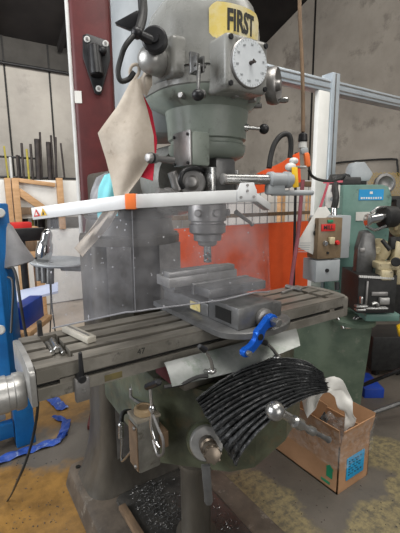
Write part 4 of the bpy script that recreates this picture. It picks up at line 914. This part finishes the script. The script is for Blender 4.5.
# yellow cap, blue bin and black legs right of the cabinet
yc = dep(399, 328, 2.05)
ys = thing('yellow_hose_cap', 'yellow cap with green plug at the right edge below the machine table', 'cap', yc-Vector((0, 0, .05)))
MB().lathe(yc+Vector((-.05, -.02, .0)), gr @ Vector((1, -.3, .25)), [(-.0, .028), (.005, .032), (.05, .045), (.09, .05)], 24).build('cap', 'yellow', ys)
MB().lathe(yc+Vector((-.02, -.065, -.02)), gr @ Vector((.1, -1, 0)), [(0, .02), (.02, .02), (.024, .012)], 18).build('green_plug', 'greentape', ys)
q = at(378, 412, 'z', -1)
bb = fbox(364, 388, 384, 412, 2.62, .25, CA, None, .008); tag(bb.build('blue_bin', 'bluebin'), 'dark blue plastic bin on the floor right of the green cabinet', 'bin')
bl = thing('black_bench', 'black steel bench frame in shade at the right edge', 'bench', dep(390, 400, 2.45))
fbox(372, 336, 420, 372, 2.9, .3, CA, None, .01).build('shelf_body', 'rubber', bl)
MB().cyl(dep(363, 385, 2.45), dep(410, 366, 2.35), .012, seg=10).build('brace', 'black', bl)
MB().cyl(dep(366, 415, 2.3), dep(415, 398, 2.3), .014, seg=10).build('floor_rail', 'viseiron', bl)
q = dep(392, 372, 2.9)
for u in (376, 398): z_ = dep(u, 360, 2.95); MB().span((z_.x-.02, z_.y-.02, -1), (z_.x+.02, z_.y+.02, z_.z), .003).build('leg', 'black', bl)

# ---------------------------------------------------------------- open carton with its contents
cx0, cy0, cx1, cy1, ch = 1.25, .108, 1.485, .60, .245
ct = thing('cardboard_carton', 'open brown cardboard carton wrapped in clear film on the floor', 'carton', ((cx0+cx1)/2, (cy0+cy1)/2, -1))
MB().span((cx0, cy0, -1), (cx1, cy1, -.992)).span((cx0, cy0, -1), (cx0+.006, cy1, -1+ch)).span((cx1-.006, cy0, -1), (cx1, cy1, -1+ch)).span((cx0, cy0, -1), (cx1, cy0+.006, -1+ch)).span((cx0, cy1-.006, -1), (cx1, cy1, -1+ch)).build('box_body', 'cardboard', ct)
zt = -1+ch
def flap(p, q, v, nm='flap'):
    p, q, v = Vector(p), Vector(q), Vector(v); n = (q-p).cross(v).normalized()*.004
    MB().loft([[p, q, q+v, p+v], [p+n, q+n, q+v+n, p+v+n]]).build(nm, 'cardboard', ct)
flap((cx0, cy0, zt), (cx0, cy1, zt), (-.012, 0, .085)); flap((cx0, cy0, zt), (cx1, cy0, zt), (0, -.015, .085)); flap((cx1, cy0, zt), (cx1, cy1, zt), (.03, 0, .08)); flap((cx0, cy1, zt), (cx1, cy1, zt), (0, .02, .08))
def wrapf(u, v):
    P4 = [(cx0-.004, cy1), (cx0-.004, cy0-.004), (cx1+.004, cy0-.004)]; s_ = u*((cy1-cy0)+(cx1-cx0)); l = cy1-cy0
    x, y = (P4[0][0], cy1-s_) if s_ < l else (cx0+s_-l, P4[1][1])
    e = .005+.004*math.sin(u*37+v*9)+.003*math.sin(v*31+u*11)
    x -= e if s_ < l else 0; y -= 0 if s_ < l else e
    return (x-(.013*v if s_ < l else 0), y-(0 if s_ < l else .016*v), -1+.13+(ch+.085-.13)*v)
MB().grid(wrapf, 50, 14).build('clear_wrap', 'wrap', ct, sharp=70)
lw = at(361, 467, 'y', cy0)
lb_ = MB().box((1.375, cy0-.002, -.895), (.135, .003, .115), None, .0005).build('blue_label', 'bluelabel', ct)
ht = MB(); random.seed(3)
for i in range(6):
    x = 1.32
    while x < 1.42:
        ww = random.uniform(.008, .02); ht.tube([(x, cy0-.0042, -.858-i*.014), (x+ww*.3, cy0-.0042, -.852-i*.014), (x+ww*.6, cy0-.0042, -.86-i*.014), (x+ww, cy0-.0042, -.854-i*.014)], .0011, 4, 2); x += ww+random.uniform(.004, .016)
        if i in (1, 4) and x > 1.385: break
ht.build('handwriting', 'ink', lb_)
MB().prism([(-.017, -.034), (.017, -.034), (.017, .012), (.023, .012), (0, .034), (-.023, .012), (-.017, .012)], (cx0-.001, .155, -.905), (0, -1, 0), (0, 0, 1), .0015).build('green_arrow', 'greentape', ct)
MB().box((cx0-.0015, .175, -.97), (.002, .05, .012), None).build('green_tape', 'greentape', ct)
# contents
wc_ = MB()
def rag(u, v):
    a, b, c_, d_ = at(298, 398, 'x', 1.27), at(337, 375, 'x', 1.34), at(357, 424, 'x', 1.33), at(318, 432, 'x', 1.28)
    p = a.lerp(b, u).lerp(d_.lerp(c_, u), v); p.z += .03*math.sin(u*PI)*(1-v)+.014*math.sin(u*9+v*4)+.008*math.sin(v*13+u*5); p.x += .016*math.sin(u*7+v*6); return p
def cloth(pts, m, name, lab, cat, th=.003):
    mb = MB()
    mb.grid(pts, 24, 18, th); return tag(mb.build(name, m, sharp=80), lab, cat)
def rag1(u, v):
    pl = [at(298, 396, 'x', 1.236), at(310, 384, 'x', 1.25), at(332, 375, 'x', 1.30), at(345, 383, 'x', 1.33), at(352, 402, 'x', 1.34), at(356, 420, 'x', 1.36)]
    lo = [at(309, 418, 'x', 1.23), at(316, 404, 'x', 1.236), at(328, 392, 'x', 1.26), at(337, 400, 'x', 1.30), at(343, 414, 'x', 1.31), at(346, 432, 'x', 1.33)]
    t = u*(len(pl)-1); i = min(int(t), len(pl)-2); f = t-i; a = pl[i].lerp(pl[i+1], f); b = lo[i].lerp(lo[i+1], f); p = a.lerp(b, v)
    p.z += .008*math.sin(v*9+u*14)+.006*math.sin(u*25); p.x += .010*math.sin(u*19+v*5); return p
cloth(rag1, 'paper', 'white_rag', 'crumpled white cloth heaped over the top of the cardboard carton', 'cloth')
fl0 = at(325, 410, 'y', .36)
tag(MB().box((1.295, .30, -.70), (.010, .07, .17), RZ(.5) @ Matrix.Rotation(.45, 3, 'X'), .002).build('cardboard_piece', 'cardboard'), 'bent brown cardboard piece standing upright inside the carton', 'cardboard')
random.seed(11)
bgs = MB()
bag = MB(); bmesh.ops.create_icosphere(bag.bm, subdivisions=4, radius=1)
for v in bag.bm.verts:
    n_2 = 1+.16*math.sin(v.co.x*7+v.co.y*5)+.13*math.sin(v.co.y*11-v.co.z*8)+.08*math.sin(v.co.z*19+v.co.x*13); v.co = Vector((1.36+v.co.x*.075*n_2, .235+v.co.y*.09*n_2, -.80+v.co.z*.085*n_2))
tag(bag.build('plastic_bag', 'wrap', sharp=60), 'crumpled clear plastic bag in the front of the carton', 'bag')
bag = MB(); bmesh.ops.create_icosphere(bag.bm, subdivisions=4, radius=1)
for v in bag.bm.verts:
    n_2 = 1+.2*math.sin(v.co.x*6+v.co.y*5)+.12*math.sin(v.co.y*12-v.co.z*8); v.co = Vector((1.345+v.co.x*.05*n_2, .33+v.co.y*.06*n_2, -.775+v.co.z*.06*n_2))
tag(bag.build('black_bag', 'rubber', sharp=60), 'crumpled black plastic bag between the cloth and the clear bag in the carton', 'bag')

# ---------------------------------------------------------------- cloth hung from the mill's bent handle
def hang(pl, D0, bulge, nu=16, nv=30):
    L_, R_ = pl
    def f(u, v):
        def ip(q):
            t = v*(len(q)-1); i = min(int(t), len(q)-2); g = t-i; return q[i][0]+(q[i+1][0]-q[i][0])*g, q[i][1]+(q[i+1][1]-q[i][1])*g, q[i][2]+(q[i+1][2]-q[i][2])*g
        a, b = ip(L_), ip(R_); p = dep(*a).lerp(dep(*b), u); n = -FWD
        return p+n*(bulge*math.sin(PI*u)*math.sin(PI*min(1, v*1.1))+.006*math.sin(u*8+v*5)*math.sin(PI*v))
    return f, nu, nv
cl = thing('canvas_cloth', 'dirty cream canvas cloth with red backing hung from the mill handle', 'cloth', dep(128, 196, .98))
f, nu, nv = hang(([(134, 77, .95), (118, 108, .97), (99, 134, .99), (106, 158, 1.0), (112, 182, 1.0), (115, 200, 1.0)], [(137, 77, .95), (147, 110, .96), (153, 135, .97), (154, 153, .98), (140, 178, .99), (125, 199, 1.0)]), 1, .02)
MB().grid(f, nu, nv, .003).build('canvas', 'canvas', cl, sharp=80)
f, nu, nv = hang(([(137, 90, .985), (140, 110, .99), (142, 135, 1.0), (140, 155, 1.0), (138, 176, 1.0)], [(140, 90, .985), (151, 112, .99), (156, 140, 1.0), (155, 158, 1.0), (153, 181, 1.0)]), 1, .01)
MB().grid(f, 8, 20, .003).build('red_backing', 'redbright', cl, sharp=80)
MB().tube([dep(135, 80, .95), dep(130, 74, .95), dep(132, 66, .94), dep(138, 65, .94), dep(139, 72, .95), dep(135, 79, .95)], .004, 8).build('hanging_loop', 'canvas', cl)
f, nu, nv = hang(([(140, 92, .97), (138, 80, .97), (144, 72, .97)], [(147, 96, .97), (152, 84, .97), (152, 72, .97)]), 1, .01)
MB().grid(f, 8, 8, .004).build('folded_corner', 'canvas', cl, sharp=80)
f, nu, nv = hang(([(112, 199, 1.06), (96, 222, 1.08), (75, 248, 1.1)], [(126, 199, 1.06), (108, 226, 1.08), (83, 257, 1.1)]), 1, .004)
tag(MB().grid(f, 6, 10, .004).build('canvas_strap', 'canvas'), 'cream canvas strip slanting down behind the clear guard left side', 'strip')
# cyan and grey sheets behind the cloth
f, nu, nv = hang(([(105, 176, 1.25), (100, 188, 1.25), (97, 208, 1.25), (98, 218, 1.25)], [(114, 172, 1.25), (117, 188, 1.25), (118, 208, 1.25), (118, 216, 1.25)]), 1, .02)
tag(MB().grid(f, 10, 12, .004).build('cyan_cloth', 'cyan', sharp=80), 'light cyan cloth hanging behind the canvas cloth', 'cloth')
f, nu, nv = hang(([(97, 178, 1.4), (91, 195, 1.4), (88, 215, 1.4)], [(108, 172, 1.4), (110, 195, 1.4), (112, 215, 1.4)]), 1, .02)
tag(MB().grid(f, 10, 12, .004).build('grey_cover', 'greyplastic', sharp=80), 'grey plastic cover behind the cyan cloth beside the red post', 'cover')

# ---------------------------------------------------------------- blue machine on the left edge and the small machine behind the guard
bm_ = thing('blue_machine', 'bright blue machine frame with low stand at the left edge', 'machine', (.0, 1.2, -1))
Db = 1.75
fbox(-26, 205, 3, 395, Db, .14, CA, None, .01).build('upright', 'bluepaint', bm_)
fbox(3, 225, 8, 350, Db+.04, .08, CA, None, .006).build('rail', 'bluepaint', bm_)
for v in (213, 330): MB().cyl(dep(0, v, Db), dep(0, v, Db-.05), .022, seg=14, bev=.004).build('clamp_bolt', 'lamp', bm_)
q0 = at(20, 447, 'z', -1); 
MB().span((q0.x-.01, q0.y, -1), (q0.x+.03, q0.y+.05, -.55), .005).build('leg', 'bluepaint', bm_)
MB().span((q0.x-.6, q0.y, -.93), (q0.x-.02, q0.y+.05, -.84), .005).build('cross_bar', 'bluepaint', bm_)
MB().span((q0.x-.6, q0.y+.0, -.60), (q0.x+.05, q0.y+.30, -.545), .006).build('shelf', 'bluepaint', bm_)
MB().span((q0.x-.5, q0.y+.05, -.84), (q0.x-.05, q0.y+.25, -.80), .004).build('shelf_tray', 'greybox', bm_)
# grey plastic cone sheet
gq = MB().lathe(dep(16, 264, 1.85)+Vector((0, 0, 0)), (-.18, .05, 1), [(0, .085), (.004, .088), (.10, .055), (.18, .035), (.20, .02)], 20)
tag(gq.build('plastic_hood', 'greyplastic'), 'grey translucent plastic hood tapering upward beside the blue machine', 'hood')
cbm = thing('black_cable_pair', 'two thin black cables looping down beside the blue machine', 'cable', dep(25, 330, 1.6))
MB().tube([dep(8, 268, 1.65), dep(13, 268, 1.64), dep(17, 280, 1.62), dep(20, 300, 1.6), dep(24, 325, 1.6), dep(28, 345, 1.6)], .006, 8).build('cord', 'rubber', cbm)
MB().tube([dep(8, 277, 1.66), dep(12, 280, 1.65), dep(13, 295, 1.63), dep(12, 315, 1.62), dep(11, 333, 1.6)], .005, 8).build('cord', 'rubber', cbm)
bbx = thing('blue_crate', 'dark blue plastic crate on a pine board left of the mill table', 'crate', dep(16, 333, 1.9))
fbox(9, 307, 24, 332, 1.95, .25, CA, None, .008).build('body', 'bluebin', bbx)
fbox(8, 332, 30, 338, 1.93, .3, CA, None, .004).build('board', 'woodh', bbx)
q = dep(18, 345, 2.0); MB().span((q.x-.05, q.y+.05, -1), (q.x+.05, q.y+.2, dep(16, 338, 1.95).z), .005).build('pedestal', 'bluepaint', bbx)
# small machine with round rim behind the guard
Dm = 2.35
mm_ = thing('bench_grinder', 'small chrome and dark machine with a round rim behind the guard', 'machine', dep(45, 285, Dm))
cr_ = dep(60, 262, Dm)
MB().lathe(Vector((cr_.x, cr_.y, cr_.z)), (0.05, -.05, 1), [(-.008, .15), (-.006, .168), (.004, .175), (.010, .168), (.010, .15), (.0, .13)], 40).build('rim', 'greybox', mm_)
MB().lathe(dep(43, 258, Dm), (.25, .0, 1), [(0, .045), (.04, .05), (.09, .045), (.11, .032), (.15, .032), (.17, .02), (.19, .0)], 20).build('chrome_housing', 'chrome', mm_)
MB().cyl(dep(39, 262, Dm-.02), dep(40, 281, Dm-.02), .024, seg=14, bev=.004).cyl(dep(44, 262, Dm-.02), dep(45, 283, Dm-.02), .025, seg=14, bev=.004).cyl(dep(50, 262, Dm-.02), dep(50, 284, Dm-.02), .024, seg=14, bev=.004).build('dark_cylinders', 'viseiron', mm_)
MB().tube([dep(38, 255, Dm), dep(34, 262, Dm), dep(36, 268, Dm), dep(41, 266, Dm)], .006, 8).build('side_hose', 'black', mm_)
q = dep(62, 268, Dm); q2 = fl(-.108, q.z, .05); MB().tube([q, q.lerp(q2, .5), q2], .018, 10).build('mounting_arm', 'viseiron', mm_)
MB().tube([dep(50, 282, Dm-.02), dep(51, 305, Dm), dep(50, 333, Dm), dep(49, 342, Dm)], .004, 8).tube([dep(51, 284, Dm), dep(52, 305, Dm), dep(55, 330, Dm), dep(56, 338, Dm), dep(53, 343, Dm)], .004, 8).build('power_cords', 'rubber', mm_)

# ---------------------------------------------------------------- on the floor
def tarp(u, v):
    c = [(-12, 469), (12, 459), (38, 450), (60, 443), (68, 432), (71, 420), (60, 416)]
    t = u*(len(c)-1); i = min(int(t), len(c)-2); f = t-i; a = (c[i][0]+(c[i+1][0]-c[i][0])*f, c[i][1]+(c[i+1][1]-c[i][1])*f)
    p = at(*a, 'z', -.99); q_ = at(*a, 'z', -.99)+Vector((.02, .06 if u < .6 else .01, 0)) + (Vector((-.07, -.0, 0)) if u > .6 else Vector()); p = p.lerp(q_, v)
    p.z = -.996+.012*abs(math.sin(u*21+v*3))+.02*math.sin(PI*v)*(.5+.5*math.sin(u*13)); return p
tag(MB().grid(tarp, 60, 8, .0015).build('blue_tarp_strip', 'bluefilm', sharp=70), 'crumpled blue tarp strip lying on the tan floor at left', 'tarp')
def tarp2(u, v):
    p = at(44, 398, 'z', -1).lerp(at(58, 412, 'z', -1), u)+Vector((.07, 0, 0))*v; p.z = -.997+.012*abs(math.sin(u*11+v*4)); return p
tag(MB().grid(tarp2, 20, 6, .0015).build('blue_tarp_scrap', 'bluefilm', sharp=70), 'short blue tarp scrap on the floor under the table left end', 'tarp')
tag(MB().tube([at(38, 399, 'y', .03), at(37, 415, 'y', .05), at(33, 437, 'y', .06), at(27, 458, 'y', .10), at(18, 480, 'y', .2), at(8, 500, 'z', -.99), at(-12, 524, 'z', -.994)], .0035, 8).build('black_cable', 'rubber'), 'thin black cable dropping from the table left end to the floor', 'cable')
p, q = at(122, 507, 'z', -.884), at(141, 538, 'z', -.884); d = (q-p).normalized(); s = Vector((0, 0, 1)).cross(d)
tag(MB().box((p+q)/2+Vector((0, 0, .003)), ((q-p).length, .03, .022), Matrix((d, s, Vector((0, 0, 1)))).transposed(), .003).build('wood_stick', 'woodold'), 'brown wooden stick lying on the mill base', 'stick')
random.seed(5)
sf = MB()
for i in range(800):
    cl_ = random.random()
    if cl_ < .6: x, y = random.gauss(.47, .05), random.gauss(.42, .09)
    else: x, y = random.uniform(.39, .69), random.uniform(-.23, .33)
    if not (.39 < x < .69 and -.23 < y < .55): continue
    if (x-.533)**2+(y-.2)**2 < .085**2: continue
    a = random.uniform(0, 6.28); r1_ = random.uniform(.002, .0055); h = random.uniform(0, .012) if cl_ < .6 else 0
    sf.tube([(x+r1_*math.cos(a+k*.9)+k*.0016, y+r1_*math.sin(a+k*.9), -.8885+h+.0012*k) for k in range(5)], .0008, 3, 1)
tag(sf.build('metal_swarf', 'swarf'), 'heap of curly aluminium swarf on the mill base tray', 'swarf', kind='stuff')
sf = MB()
for i in range(140):
    p = at(random.uniform(150, 400), random.uniform(440, 533), 'z', -1) if i > 60 else at(random.uniform(5, 75), random.uniform(440, 530), 'z', -1)
    if .25 < p.x < .82 and -.32 < p.y < .82: continue
    if p.x > 1.2 and p.y > .08 and p.y < .65: continue
    a = random.uniform(0, 6.28); sf.box((p.x, p.y, -.9985), (random.uniform(.003, .008), .003, .002), RZ(a))
tag(sf.build('floor_chips', 'swarf'), 'loose pale metal chips scattered over the workshop floor', 'chips', kind='stuff')
